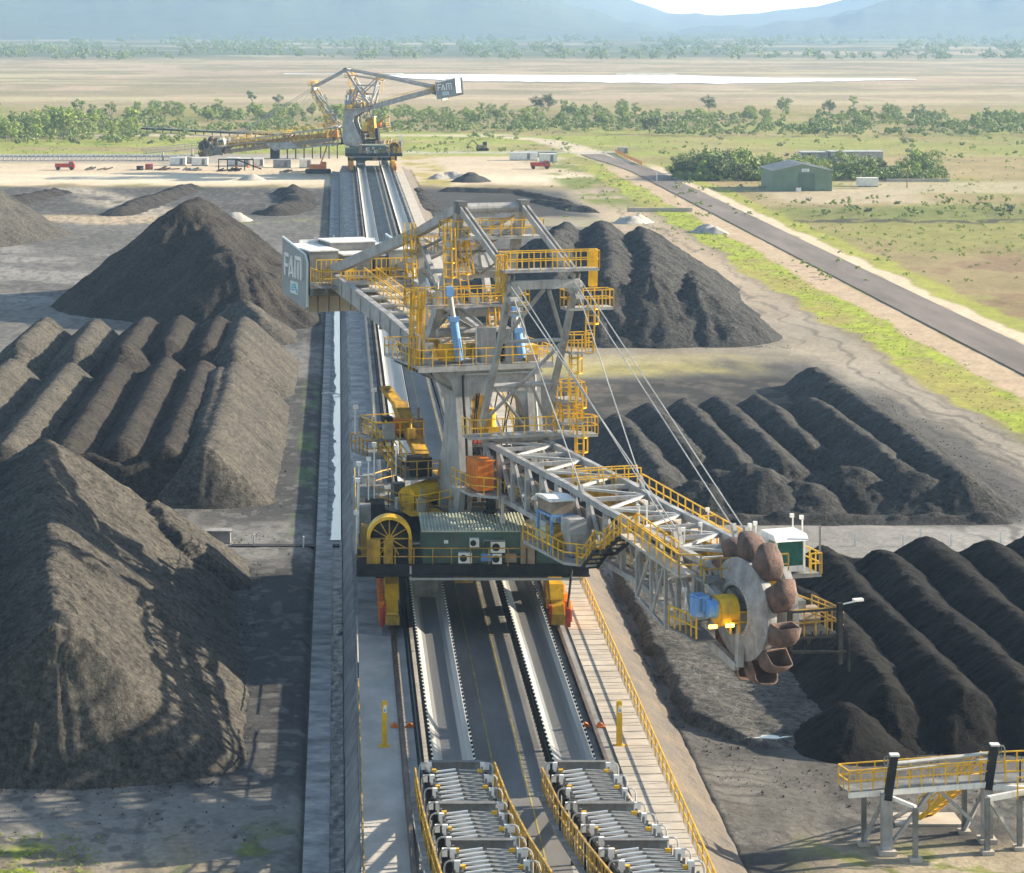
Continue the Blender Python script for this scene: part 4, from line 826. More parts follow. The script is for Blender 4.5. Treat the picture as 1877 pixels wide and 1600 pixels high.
    for s in (-1,1):
        r=s*1.8; c=MB(T); c2=MB(T)
        for a,b in zip(nodes,nodes[1:]):
            c.beam((a,r,ztop(a)),(b,r,ztop(b)),0.32,0.34); c2.beam((a,r,zbot(a)),(b,r,zbot(b)),0.30,0.32)
        c.beam((39.2,r,ztop(39.2)),(40.4,r,9.9),0.3); part(c,'upper_chord','steel'); part(c2,'lower_chord','steel')
        c=MB(T)
        for i,a in enumerate(nodes):
            c.beam((a,r,zbot(a)),(a,r,ztop(a)),0.26,0.24)
            if i+1<len(nodes): b=nodes[i+1]; c.beam((a,r,ztop(a)),(b,r,zbot(b)),0.17,0.17)
        part(c,'side_lattice','yellowd' if luff else 'steel')
    c=MB(T)
    for i,a in enumerate(nodes):
        c.beam((a,-1.7,ztop(a)-0.05),(a,1.7,ztop(a)-0.05),0.22,0.24)
    part(c,'top_strut','steel')
    c=MB(T)
    for i,(a,b) in enumerate(zip(nodes,nodes[1:])):
        s=1 if i%2 else -1
        c.beam((a,s*1.65,ztop(a)+0.02),(b,-s*1.65,ztop(b)+0.02),0.17,0.14)
    part(c,'top_bracing','tin')
    c=MB(T)
    for a in nodes: c.beam((a,-1.7,zbot(a)),(a,1.7,zbot(a)),0.2,0.2)
    part(c,'bottom_strut','steeld')
    c=MB(T); c.beam((2,0,9.6),(24,0,8.75),1.25,0.08); c.beam((24,0,8.75),(40.8,0,8.3),1.25,0.08); bt=part(c,'boom_belt','black')
    c=MB(T)
    a=3.0
    while a<40:
        z=float(np.interp(a,[2,24,40.8],[9.55,8.7,8.25])); c.beam((a,-0.85,z-0.15),(a,0.85,z-0.15),0.12,0.14)
        for s in (-1,1): c.beam((a,s*0.72,z-0.1),(a,s*0.85,z+0.42),0.12,0.10)
        a+=1.05
    part(c,'idler_row','brown',bt)
    for s in (-1,1):
        c=MB(T); c.railing([(9,s*1.45,8.25),(24,s*1.45,7.9),(34,s*1.45,7.5)],1.05,1.0,0.06); part(c,'inner_railing','yellow')
        c=MB(T); c.beam((9,s*1.25,8.2),(34,s*1.25,7.45),0.5,0.06); part(c,'inner_walkway','steeld')
        c=MB(T); c.beam((10,s*1.55,9.5),(38,s*1.55,8.9),0.06,0.8); part(c,'cable_tray','yellowd' if s>0 else 'brown')
    if luff:
        for s in (-1,1):
            c=MB(T); c.railing([(10,s*1.9,11.1),(24,s*1.9,10.7),(39,s*1.9,10.1)],1.1,1.6,0.09); part(c,'walkway_railing','yellow')
            c=MB(T); c.beam((10,s*1.9,8.2),(38,s*1.9,7.4),0.08,0.9); part(c,'dust_skirt','brown')
    # boom root platform, orange box
    P=[(9.9,-3.3),(9.9,2.4),(8.6,2.4),(8.6,-3.3)]; deck(P,11.45,[P[3],P[0],P[1]],0.75,'root_platform')
    P=[(9.9,2.4),(11.2,3.2),(11.2,4.6),(10.2,4.6),(8.8,2.6)]; deck(P,11.5,P+[P[0]],0.6,'root_platform')
    c=MB(T); c.bx(8.0,9.4,-2.2,2.2,11.0,11.3); part(c,'root_beam','steel')
    P=[(8.3,-3.9),(8.3,-2.0),(12.9,-2.0),(12.9,-2.6),(11.6,-3.9)]; deck(P,8.35,[P[0],P[4],P[3]],0.75,'box_platform')
    c=MB(T); c.bx(9.6,11.5,-3.4,-2.35,8.45,10.2); ob=part(c,'equipment_box','orange')
    c=MB(T)
    for k in range(5): c.bx(9.7+0.36*k,9.95+0.36*k,-3.43,-3.4,8.6,10.0)
    c.bx(9.55,11.55,-3.45,-2.3,10.2,10.28); part(c,'box_panel','orange',ob)
    c=MB(T); c.beam((12.9,-2.3,8.3),(12.9,-2.3,7.0),0.14); c.beam((9,-2.5,8.2),(8,-2.0,7.2),0.2); c.box((12.9,-2.3,6.9),(0.25,0.25,0.3)); part(c,'lamp_arm','tin')
    c=MB(T); c.tube((9.0,-2.0,6.3),(9.0,-0.6,6.3),0.5,12); c.tube((7.8,-1,5.9),(7.8,-1,8.2),0.45,12); part(c,'slew_gear','dark')
    # kiosk with blue frame and hopper, beside the boom
    P=[(20.4,-3.9),(20.4,-2.0),(27.6,-2.0),(27.6,-2.8),(26.5,-3.9)]; deck(P,7.3,[P[0],P[4],P[3]],0.8,'kiosk_platform')
    c=MB(T)
    for a in (22.0,24.0):
        for r in (-3.6,-2.3): c.beam((a,r,7.3),(a,r,9.35),0.13)
    for r in (-3.6,-2.3): c.beam((22,r,9.3),(24,r,9.3),0.13); c.beam((22,r,8.2),(24,r,8.2),0.08)
    for a in (22,24): c.beam((a,-3.6,9.3),(a,-2.3,9.3),0.13)
    kf=part(c,'kiosk_frame','blue')
    c=MB(T); c.bx(21.9,24.0,-3.6,-2.3,9.4,10.1); part(c,'sampler_box','brown',kf)
    c=MB(T); c.prism([(21.8,10.1),(24.1,10.1),(24.1,10.2),(23.0,10.32),(21.8,10.2)],-3.7,-2.2,'xz'); c.prism([(21.6,9.85),(21.9,9.85),(21.9,10.1)],-3.9,-2.3,'xz'); part(c,'box_lid','white',kf)
    c=MB(T); c.box((23,-2.9,8.0),(1.2,0.8,1.2)); part(c,'motor','yellowd',kf)
    c=MB(T); h0=[(24.9,-3.4),(26.2,-3.4),(26.2,-2.4),(24.9,-2.4)]; h1=[(25.4,-3.1),(25.8,-3.1),(25.8,-2.8),(25.4,-2.8)]
    c.add([(a,r,9.5) for a,r in h0]+[(a,r,8.7) for a,r in h0]+[(a,r,7.4) for a,r in h1],[(0,1,2,3)]+[(i,(i+1)%4,4+(i+1)%4,4+i) for i in range(4)]+[(4+i,4+(i+1)%4,8+(i+1)%4,8+i) for i in range(4)]+[(8,9,10,11)]); part(c,'sample_hopper','steel')
    c=MB(T); c.tube((25.6,-2.95,7.4),(26.4,-3.6,4.8),0.07,6); part(c,'sample_pipe','black')
    # right walkway along the outer boom
    c=MB(T); c.beam((21.3,2.6,9.75),(31.0,2.6,9.2),1.0,0.12); c.beam((31,2.6,9.2),(36.5,2.6,8.9),1.0,0.12); ww=part(c,'outer_walkway','concl')
    c=MB(T); c.railing([(21.3,3.1,9.8),(31,3.1,9.25),(36.5,3.1,8.95)],1.05,0.95,0.065); c.railing([(31,2.1,9.25),(34,2.1,9.1)],1.05,0.8,0.065); c.railing([(31,2.1,9.25),(31,3.1,9.25)],1.05,0.5,0.065); part(c,'railing','yellow',ww)
    c=MB(T); c.bx(20.7,21.6,-1.0,3.0,10.15,10.27); gw=part(c,'cross_gangway','steel')
    c=MB(T); c.railing([(20.8,-1.0,10.27),(20.8,3.0,10.27)],1.0,0.8,0.06); c.railing([(21.55,-1.0,10.27),(21.55,2.9,10.27)],1.0,0.8,0.06); part(c,'railing','yellow',gw)
    for (a,r,z) in ((30.5,2.9,10.9),(36.0,3.0,11.2),(36.4,2.5,11.2),(31.5,-1.6,11.5),(31.6,-1.2,11.7),(35.0,-0.6,10.9),(39.5,-2.6,8.9),(34.5,0.6,11.0),(37.0,4.6,11.7),(37.1,5.1,11.6)):
        c=MB(T); z-=0.35; c.beam((a,r,z-1.3),(a,r,z),0.06); c.box((a+0.1,r-0.1,z),(0.14,0.19,0.2)); part(c,'floodlight','lampw')
    # left walkway down to the head, with stairs
    c=MB(T); c.beam((32.8,-2.75,9.95),(40.0,-2.75,9.3),1.0,0.14); lw=part(c,'head_walkway','concl')
    c=MB(T); c.railing([(32.8,-3.2,10.0),(40,-3.2,9.35),(40.4,-2.2,9.35)],1.05,0.9,0.065); c.railing([(32.8,-2.3,10.0),(38,-2.3,9.5)],1.05,0.9,0.065); part(c,'railing','yellow',lw)
    c=MB(T); c.stair((32.8,-2.75,9.9),(30.4,-2.9,8.5),0.9,(0,1,0)); c.stair((29.6,-2.9,8.5),(27.9,-2.95,7.2),0.9,(0,1,0)); c.bx(29.5,30.5,-3.4,-2.4,8.4,8.5); sr=part(c,'head_stair','dark')
    c=MB(T)
    for r in (-3.35,-2.4): c.railing([(32.8,r,9.9),(30.4,r,8.5),(29.6,r,8.5),(27.9,r,7.2),(27.2,r,7.2)],1.05,0.7,0.065)
    part(c,'stair_railing','yellow',sr)
    P=[(41.2,-2.4),(41.2,2.2),(40.2,2.2),(40.2,-2.4)]; deck(P,9.3,[P[0],P[1]],0.9,'head_gangway','steeld','yellowd')
    # head frame carrying the wheel
    c=MB(T)
    for r in (-1.9,-1.0):
        c.beam((37.0,r,6.4),(42.1,r,7.95),0.4,0.5); c.beam((39.2,r,9.6),(42.0,r,8.4),0.3,0.35); c.beam((39.0,r,6.4),(39.2,r,9.7),0.28); c.beam((37,r,9.5),(39,r,6.5),0.18)
    c.beam((39.2,-1.9,6.5),(42.6,-1.3,5.3),0.3,0.4); c.beam((42.6,-1.2,5.3),(42.5,-1.0,8.0),0.35)
    part(c,'head_frame','steel')
    c=MB(T)
    for a in (33.5,35.3,37.1): 
        c.beam((a,-2.6,zbot(a)-0.3),(a,-2.6,9.6),0.16); c.beam((a,2.4,zbot(a)),(a,2.4,9.2),0.16)
    c.beam((33.5,-2.6,6.9),(35.3,-2.6,9.5),0.14); c.beam((35.3,-2.6,6.2),(37.1,-2.6,9.4),0.14); c.beam((37.1,-2.6,6.0),(33.5,-2.6,6.9),0.14); part(c,'head_bracing','steel')
    c=MB(T); c.bx(38.6,41.8,-3.1,-2.0,6.4,6.5); dp=part(c,'drive_platform','steeld'); c=MB(T); c.railing([(38.6,-3.1,6.5),(40.6,-3.1,6.6),(41.8,-3.1,6.6)],1.05,0.6,0.07); part(c,'railing','yellow',dp)
    # wheel drive
    hub=(42.1,8.0); dl=R(6)
    def TW(a,r,z):
        da=a-hub[0]; return T(hub[0]+da*math.cos(dl)-r*math.sin(dl),-0.62+da*math.sin(dl)+r*math.cos(dl),z)
    c=MB(T); c.tube((hub[0],-2.15,hub[1]),(hub[0],-1.25,hub[1]),0.78,18); c.tube((hub[0],-2.3,hub[1]),(hub[0],-2.15,hub[1]),0.6,18); gb=part(c,'wheel_gearbox','yellow')
    c=MB(T); c.tube((hub[0]+0.1,-2.75,hub[1]+0.15),(hub[0]+0.1,-2.05,hub[1]+0.15),0.42,16); c.box((hub[0]-0.5,-2.8,hub[1]+0.35),(1.0,0.6,0.75)); c.box((hub[0]-0.3,-3.1,hub[1]+0.2),(0.6,0.4,0.9)); c.tube((hub[0]+0.1,-2.45,hub[1]+0.15),(hub[0]+0.1,-2.3,hub[1]+0.15),0.48,16); part(c,'drive_motor','blue',gb)
    c=MB(T)
    for rr in (-2.75,-1.85): c.tube((hub[0]+0.85,rr-0.2,hub[1]-0.55),(hub[0]+0.85,rr+0.2,hub[1]-0.55),0.1,8)
    part(c,'amber_lamp','amber',gb)
    c=MB(T); c.railing([(hub[0]+0.7,-1.75,hub[1]-1.0),(hub[0]+0.7,-0.8,hub[1]-1.0)],1.0,0.45,0.09); part(c,'drive_guard','yellow',gb)
    # bucket wheel
    c=MB(TW); n=40; ra,rb_=2.52,1.2
    vs=[];fs=[]
    for i in range(n):
        t=2*math.pi*i/n; ca,sa=math.cos(t),math.sin(t)
        for (rad,r) in ((ra,-0.28),(ra,-0.10),(rb_,-0.62),(rb_,0.25),(ra*0.98,0.25)): vs.append((hub[0]+rad*ca,r,hub[1]+rad*sa))
    for i in range(n):
        j=(i+1)%n
        for k in ((0,2),(2,3),(3,4),(4,1),(1,0)): fs.append((i*5+k[0],j*5+k[0],j*5+k[1],i*5+k[1]))
    c.add(vs,fs); bw=part(c,'bucket_wheel','disc',smooth=False)
    c=MB(TW); c.tube((hub[0],-0.15,hub[1]),(hub[0],0.2,hub[1]),1.25,32); c.tube((hub[0],-1.0,hub[1]),(hub[0],-0.15,hub[1]),0.42,14); part(c,'hub','steeld',bw)
    c=MB(TW)
    for k in range(64):
        t=2*math.pi*k/64; c.box((hub[0]+2.3*math.cos(t),-0.30,hub[1]+2.3*math.sin(t)),(0.07,0.06,0.07))
    for k in range(40):
        t=2*math.pi*k/40; c.box((hub[0]+1.32*math.cos(t),-0.60,hub[1]+1.32*math.sin(t)),(0.07,0.06,0.07))
    part(c,'rim_bolt','tin',bw)
    NB=11
    def bucket(th):
        """scoop with its mouth facing the turning direction"""
        pa=lambda t,rho:(hub[0]+rho*math.sin(th)+t*math.cos(th),hub[1]-rho*math.cos(th)+t*math.sin(th))
        r0=0.42; secs=[(0.62,0.62,2.5,3.62),(0.2,0.65,2.45,3.55),(-0.2,0.60,2.45,3.32),(-0.44,0.50,2.48,3.0),(-0.56,0.38,2.5,2.75)]
        L=9; vs=[]; c=MB(TW)
        for (t,w,lo,hi) in secs:
            for k in range(L):
                ph=math.pi*k/(L-1); x=-w*math.copysign(abs(math.cos(ph))**0.6,math.cos(ph)); rad=lo+(hi-lo)*(math.sin(ph)**0.34)
                a,z=pa(t+(0.28*math.sin(ph) if t>0.5 else 0),rad); vs.append((a,r0+x,z))
        fs=[]
        for s_ in range(len(secs)-1):
            for k in range(L-1): fs.append((s_*L+k,s_*L+k+1,(s_+1)*L+k+1,(s_+1)*L+k))
        b=(len(secs)-1)*L; fs.append(tuple(range(b,b+L)))
        for s_ in range(len(secs)-1): fs.append((s_*L,(s_+1)*L,(s_+1)*L+L-1,s_*L+L-1))
        c.add(vs,fs)
        p=part(c,'bucket','rust',bw,True)
        m=p.modifiers.new('skin','SOLIDIFY'); m.thickness=0.06
        c=MB(TW); lip=[vs[k] for k in range(L)]
        inv=[(x,y,z) for x,y,z in lip]; c.path(inv,0.06,5)
    for k in range(NB): bucket(2*math.pi*(k+0.3+0.12*math.sin(k*5.1))/NB)
    # ring chute and discharge on the right of the wheel
    c=MB(T); c.prism([(40.6,9.2),(41.6,9.6),(42.4,8.6),(42.6,6.6),(41.4,6.2),(40.4,7.4)],1.7,2.1,'xz'); part(c,'ring_chute','steel')
    c=MB(T); c.beam((38.5,2.2,8.3),(42.2,2.4,7.9),0.5,0.6); c.beam((38.8,2.2,6.4),(42.0,2.4,7.4),0.35); part(c,'outer_bearing_arm','steeld')
    T3=lambda a,r,z:T(a,r-1.5,z)
    c=MB(T3); c.bx(40.5,44.0,2.3,5.2,6.75,6.85); c.beam((43.9,2.4,5.5),(43.9,2.4,8.2),0.2); c.beam((43.9,5.1,5.4),(43.9,5.1,8.4),0.24); c.beam((40.6,5.1,5.6),(40.6,5.1,8.2),0.2); c.beam((43.9,2.4,8.1),(43.9,5.1,8.1),0.1)
    for k in range(6): c.beam((43.9,2.7+0.4*k,6.0),(43.6,2.9+0.45*k,7.0),0.07)
    c.beam((43.9,5.6,5.0),(43.9,5.6,6.6),0.1); c.beam((44,5.5,6.2),(44,6.0,5.9),0.09); c.beam((44,2.4,6.2),(44,5.4,6.0),0.12); lp=part(c,'apron_platform','dark')
    c=MB(T3); c.railing([(41,5.1,6.85),(43.8,5.1,6.85),(43.8,2.6,6.85)],1.3,0.7,0.06); part(c,'railing','yellowd',lp)
    c=MB(T3); c.beam((43.9,5.1,8.3),(44.0,6.0,8.45),0.06); c.box((44.0,6.05,8.5),(0.25,0.5,0.12)); part(c,'apron_lamp','lampw',lp)
    c=MB(T3)
    for k in range(4):
        for r in (2.9,3.6): c.beam((40.6+0.28*k,r,7.6),(40.6+0.28*k,r,9.0),0.09)
    for zz in (7.6,8.1,8.6,9.0):
        for r in (2.9,3.6): c.beam((40.6,r,zz),(41.5,r,zz),0.09)
        c.beam((41.5,2.9,zz),(41.5,3.6,zz),0.09)
    part(c,'ladder_cage','yellow')
    c=MB(T3); c.beam((41.4,3.4,8.6),(43.9,5.3,7.9),0.07); c.beam((41.4,3.4,8.0),(43.9,5.3,7.3),0.07); part(c,'hand_bar','yellowd')
    c=MB(T); c.tube((41.4,2.3,7.2),(41.4,3.6,7.2),0.55,14); part(c,'belt_pulley','brown')
    # operator cab and small white cabin
    P=[(39.2,2.4),(39.2,5.1),(36.6,5.1),(36.6,2.4)]; deck(P,8.75,[(39.2,4.5),P[1],P[2]],0.7,'cab_platform','steeld')
    c=MB(T); z0,z1=8.85,10.55
    for a in (37.2,38.8):
        for r in (2.75,4.3): c.beam((a,r,z0),(a,r,z1),0.11)
    c.bx(37.2,38.8,2.75,4.3,z0,z0+0.3); c.bx(37.2,37.3,2.75,4.3,z0,z1); c.bx(37.2,38.0,2.7,2.8,z0,z1)
    op=part(c,'operator_cab','white')
    c=MB(T); c.prism([(37.0,10.5),(39.1,10.45),(38.8,10.75),(37.4,10.8)],2.6,4.45,'xz'); part(c,'cab_roof','white',op)
    c=MB(T); c.bx(38.73,38.80,2.82,4.23,z0+0.3,z1); c.bx(38.0,38.73,2.75,2.81,z0+0.3,z1); c.bx(37.3,38.73,4.24,4.3,z0+0.3,z1); part(c,'cab_window','glass',op)
    c=MB(T); c.box((38.5,3.6,z0+0.95),(0.12,0.5,0.4)); part(c,'cab_display','lampw',op)
    c=MB(T); c.bx(37.6,39.3,1.0,2.0,9.0,10.35); sc=part(c,'motor_cabin','tin'); c=MB(T); c.bx(37.5,39.4,0.9,2.1,10.35,10.45); part(c,'cabin_roof','white',sc)
    c=MB(T); c.bx(39.31,39.34,1.55,1.9,9.1,10.2); part(c,'cabin_door','steel',sc)
    c=MB(T); c.beam((39.1,5.05,8.7),(39.1,5.05,11.2),0.08); part(c,'mast_pole','steeld')
    rc=random.Random(77)
    for (a0,a1,r0,r1,z,n) in ((-0.5,5.5,-5,3.2,15.34,16),(-3,1,-6.3,-3.2,10,7),(0.5,3,-5,-3,7.9,5),(-4,5,-5.6,5.6,5.9,16),(3.7,4.8,-4.8,2.2,18.95,5),(1,8,-1.6,1.6,8.6,9),(36,39.5,-1.6,1.6,8.4,8),(9,34,-1.4,1.4,8.0,22)):
        for k in range(n):
            w,d,h=rc.uniform(.25,.9),rc.uniform(.25,.8),rc.uniform(.3,1.3); a=rc.uniform(a0,a1); r=rc.uniform(r0,r1)
            c=MB(T); c.box((a,r,z+h/2),(w,d,h))
            if k%3==0: c.tube((a,r,z+h),(a,r,z+h+rc.uniform(.2,.8)),0.09,6)
            if k%4==1: c.tube((a-w/2,r,z+0.2),(a-w/2-rc.uniform(.4,1.2),r,z+0.2),0.13,8)
            part(c,'equipment_box',rc.choice(['steel','steeld','dark','yellowd','tin','brown','steeld']))
    for k in range(9):
        a0=rc.uniform(-1,5.5); r0=rc.uniform(-3,3); c=MB(T); p=[(a0,r0,15.3),(a0+rc.uniform(-.5,.5),r0+rc.uniform(-.3,.3),14.0),(a0+rc.uniform(-1,1),r0*0.8,11),(a0+rc.uniform(-1,1),r0*0.7,8.5)]; c.path(p,0.05,5); part(c,'hanging_cable','black')
    return e
reclaimer(8.3,165,17,1,'near bucket wheel reclaimer with grey lattice boom reaching towards the viewer')
reclaimer(8.3,626,-105,-1,'far bucket wheel reclaimer with boom swung left over the sandy yard',5.5,0.76)
# ---------------------------------------------------------------- coal piles
def pile(name, label, ridges, tan, m, res=0.35, rough=0.25, seed=1, group='coal stockpile ridges', cat='coal pile', crest=0.5, wob=0.4, rill=0.25, cut=1.0):
    """ridges: polylines of (x, y, height above the yard); the heap is the upper envelope of their slopes"""
    P=[p for r in ridges for p in r]; hm=max(p[2] for p in P); mg=hm/tan+1.5
    x0,x1=min(p[0] for p in P)-mg,max(p[0] for p in P)+mg; y0,y1=min(p[1] for p in P)-mg,max(p[1] for p in P)+mg
    X,Y=np.meshgrid(np.arange(x0,x1,res),np.arange(y0,y1,res))
    wx=X+wob*2*(fbm(X/3.5,Y/3.5,seed,3)-0.5); wy=Y+wob*2*(fbm(X/3.5,Y/3.5,seed+50,3)-0.5)
    H=np.full(X.shape,-9.0); Tn=np.zeros(X.shape)
    for r in ridges:
        for (ax,ay,ah),(bx,by,bh) in (zip(r,r[1:]) if len(r)>1 else [(r[0],(r[0][0]+0.01,r[0][1],r[0][2]))]):
            dx,dy=bx-ax,by-ay; L2=dx*dx+dy*dy
            t=np.clip(((wx-ax)*dx+(wy-ay)*dy)/L2,0,1); ey=wy-ay-t*dy; ey=np.where((ey<0)&(wy<min(p_[1] for p_ in r)+0.5),ey*cut,ey); d=np.hypot(wx-ax-t*dx,ey)
            h=ah+(bh-ah)*t-tan*(np.sqrt(d*d+crest*crest)-crest)
            Tn=np.where(h>H,np.arctan2(wy-ay-t*dy,wx-ax-t*dx)*6+t*math.sqrt(L2)*0.8,Tn); H=np.maximum(H,h)
    on=sm(H,0,1.2)
    H=H+rough*2*(fbm(X/1.6,Y/1.6,seed+9,4,0.6)-0.5)*on+rill*(vnoise(Tn*1.3,H*0.15,seed+3)-0.5)*on*sm(hm-H,0.4,2.0)+(0.09+0.12*rill)*(vnoise(Tn*5.0,H*0.12,seed+7)-0.5)*on+0.22*(fbm(X/0.55,Y/0.55,seed+5,3,0.7)-0.5)
    keep=H>-0.08
    o=grid_obj(name,X,Y,G0+np.maximum(H,-0.4),m,keep)
    return tag(o,label,cat,group)
# the dark windrows in front on the right
FG=COAL['fg']; g='dark windrows on the right pad'
pile('coal_windrow','black windrow nearest the bucket wheel on the right pad',[[(29.7,136,2.6),(29.9,152,2.9),(29.7,160,2.2),(29.5,168,1.5)]],0.78,FG,0.2,0.2,11,g)
pile('coal_windrow','black windrow, second from the bucket wheel, the first reaching the lane',[[(33.6,136.2,2.8),(33.0,152,2.9),(32.8,172,2.8)]],0.78,FG,0.2,0.2,12,g)
pile('coal_windrow','black windrow, third from the bucket wheel on the right pad',[[(37.0,136.5,2.9),(36.6,155,2.9),(36.6,170,3.0)]],0.78,FG,0.2,0.2,13,g)
pile('coal_windrow','black windrow, fourth from the bucket wheel, its top just under the ditch',[[(40.8,137,3.0),(40.5,155,3.0),(40.3,173,3.1)]],0.72,FG,0.25,0.2,14,g)
pile('coal_windrow','black windrow, fifth from the bucket wheel, cut by the picture edge',[[(44.4,137,3.0),(44.2,155,3.1),(44.2,172,3.2)]],0.72,FG,0.3,0.2,15,g)
pile('coal_windrow','black windrow tip at the very right, outermost of the dark row',[[(48.2,140,3.0),(48.0,174,3.3)]],0.72,FG,0.3,0.2,16,g)
pile('coal_heap','small black cone of coal at the foot of the dark windrows',[[(27.3,133.6,1.9),(27.0,135.5,1.9)]],0.7,FG,0.2,0.15,17,g)
# crushed floor left by the wheel
def floor_bed():
    X,Y=np.meshgrid(np.arange(17.9,29,0.2),np.arange(118,190,0.25))
    edge=18.55+0.45*(fbm(Y/2.2,Y*0,101,3)-0.5)*2+(np.clip(141-Y,0,20)/8.0)**2*3.6
    H=0.65*sm(X,edge,edge+0.9)*sm(Y+2.4*(fbm(X/2.4,Y/2.4,105,3)-0.5),131.5,137.5)*(1-sm(Y,178,184))
    cov=sm(H,0.05,0.3); H=H*(0.75+0.25*(1-sm(X,20,23)))-0.5*(1-cov)+0.22*(fbm(X/0.9,Y/0.45,102,4,0.6)-0.5)*sm(H,0.1,0.5)+0.12*(fbm(X/0.5,Y/0.5,104,3)-0.5)
    o=grid_obj('coal_floor',X,Y,G0+np.maximum(H,-0.3),COAL['flat'],H>-0.02)
    tag(o,'low bed of crushed coal under the bucket wheel',"coal bed")
floor_bed()
sheet('puddle',[(21.6,134.6),(23.3,134.4),(24.2,134.9),(22.6,135.2)],G0+0.3,M['water']); sheet('puddle',[(24.4,133.4),(25.9,133.2),(25.6,133.7),(24.7,133.8)],G0+0.22,M['water'])
# middle right
MD=COAL['mid']; g='grey windrows behind the boom'
xs=[(25.8,'leftmost, half hidden by the stay ropes'),(29.4,'second from the yellow ladder tower'),(33.0,'third from the yellow ladder tower'),(36.6,'fourth from the yellow ladder tower'),(40.4,'fifth from the yellow ladder tower')]
tops=[232,238,241,243,244]; bots=[202,214,209,212,220]
for i,((x,t),y1,y0) in enumerate(zip(xs,tops,bots)):
    pile('coal_windrow','grey coal windrow behind the boom, '+t,[[(x+0.3,y0,2.2),(x,(y0+y1)/2,2.55),(x-0.1,y1,2.4)]],0.78,MD,0.27,0.15,31+i,g)
pile('coal_windrow','dark coal windrow farthest from the boom, the longest of the grey row',[[(49.2,199,2.7),(49.2,230,2.9),(49.6,264,2.2)]],0.72,MD,0.3,0.25,38,g)
pile('coal_windrow','short grey windrow with a rounded top between two longer ones',[[(45.4,206,2.6),(45.0,228,2.9),(44.8,240,2.7)]],0.78,MD,0.3,0.28,39,g)
for i,(x,y,h,lb) in enumerate([(28.8,200,1.9,'rounded coal mound at the foot of the second grey windrow'),(33.3,201,3.0,'large rounded coal mound in front of the grey windrows'),(36.9,199.6,2.1,'coal mound with a dark hollow beside it at the front'),(41.0,201.5,2.9,'rounded coal mound before the fifth grey windrow'),(45.6,200,2.7,'outer rounded coal mound near the lane'),(31.0,203,2.3,'low coal mound wedged between the boom and a large mound')]):
    pile('coal_mound',lb,[[(x-0.6,y+0.6,h),(x+0.5,y,h*0.95)]],0.68,MD,0.28,0.3,51+i,'rounded mounds at the foot of the grey windrows')
# back right, one tall pile with several crests
pile('coal_pile','tall dark ridged coal pile behind the machine on the right',[[(27,312,7.0),(29,345,8.6),(33.0,366,9.2)],[(33,309,8.0),(36,335,8.3),(38.2,368,9.2)],[(38,308,7.6),(41,330,7.8),(43.5,362,8.8)],[(43.5,307,6.4),(46,330,5.4),(47,355,4.6)]],0.66,MD,0.33,0.4,61,'tall coal piles',rill=0.5,wob=0.7)
# left of the track
LF=COAL['left']
pile('coal_pile','huge near coal pile with a dusty sunlit flank at lower left',[[(-14.6,131.5,6.9),(-17.0,150,8.2),(-20.6,177,9.2)],[(-21,131.2,7.2),(-24,150,8.0)],[(-29,131.5,8.2),(-29,155,9.0),(-27,178,8.8)],[(-10.5,172,3.2),(-13,178,4.6)]],0.74,LF,0.17,0.2,71,'tall coal piles',rill=0.35,wob=0.3,cut=2.0)
g='dusty windrows left of the track'
for i,(x,h,y0,y1,m_,lb) in enumerate([(-10.3,4.6,202,283,'left','dusty windrow nearest the track, with the broad sunlit flank'),(-13.6,4.5,203,284,'far','dark windrow, second from the track, with a split crest'),(-17.4,4.6,204,284,'far','dark windrow, third from the track'),(-21.8,4.5,203,284,'far','brown windrow, fourth from the track'),(-26.8,4.3,205,283,'left','dusty windrow, fifth from the track, the thin bright crest'),(-33,4.4,206,284,'left','dusty windrow at the left picture edge')]):
    yb=251+2*((i*7)%3)
    rd=[[(x-0.2,y0,h-0.2),(x,(y0+y1)/2-10,h),(x,yb,h-0.1),(x-0.2,yb+4,h-1.5),(x-0.3,yb+9,h+0.5),(x-0.3+0.5*(i%2),y1,h+0.7)]]
    if i==1: rd.append([(-11.6,201.8,2.7),(-14,202.6,3.5),(-17,201.6,2.9),(-20,203.2,3.7),(-24,202.2,3.0),(-29,203.4,3.6),(-33,203,3.0)])
    if i==0: rd.append([(x-0.9,212,h-0.3),(x-1.2,248,h-0.2)])
    pile('coal_windrow',lb,rd,0.95,COAL[m_],0.25,0.14,81+i,g,cut=1.7,crest=0.75,wob=0.15,rill=0.12)
pile('coal_pile','great cone of coal, the tallest, left of the counterweight',[[(-19.6,352,13.6),(-20.2,340,13.5)],[(-19.8,346,13.0),(-13.8,322,8.4)],[(-12.0,330,6.0),(-9.5,345,5.5)]],0.80,COAL['far'],0.4,0.5,101,'tall coal piles',rill=0.8,wob=1.0,crest=1.2)
pile('coal_mound','low pale mound at the right foot of the great cone',[[(-11.5,309,4.3),(-9.4,303,3.0)]],0.7,LF,0.4,0.35,103,'low mounds')
pile('coal_pile','pale grey pile cut by the left picture edge',[[(-70,440,11),(-66,452,11)]],0.62,LF,0.6,0.4,104,'tall coal piles')
FR=COAL['far']; g='low ridges on the far pads'
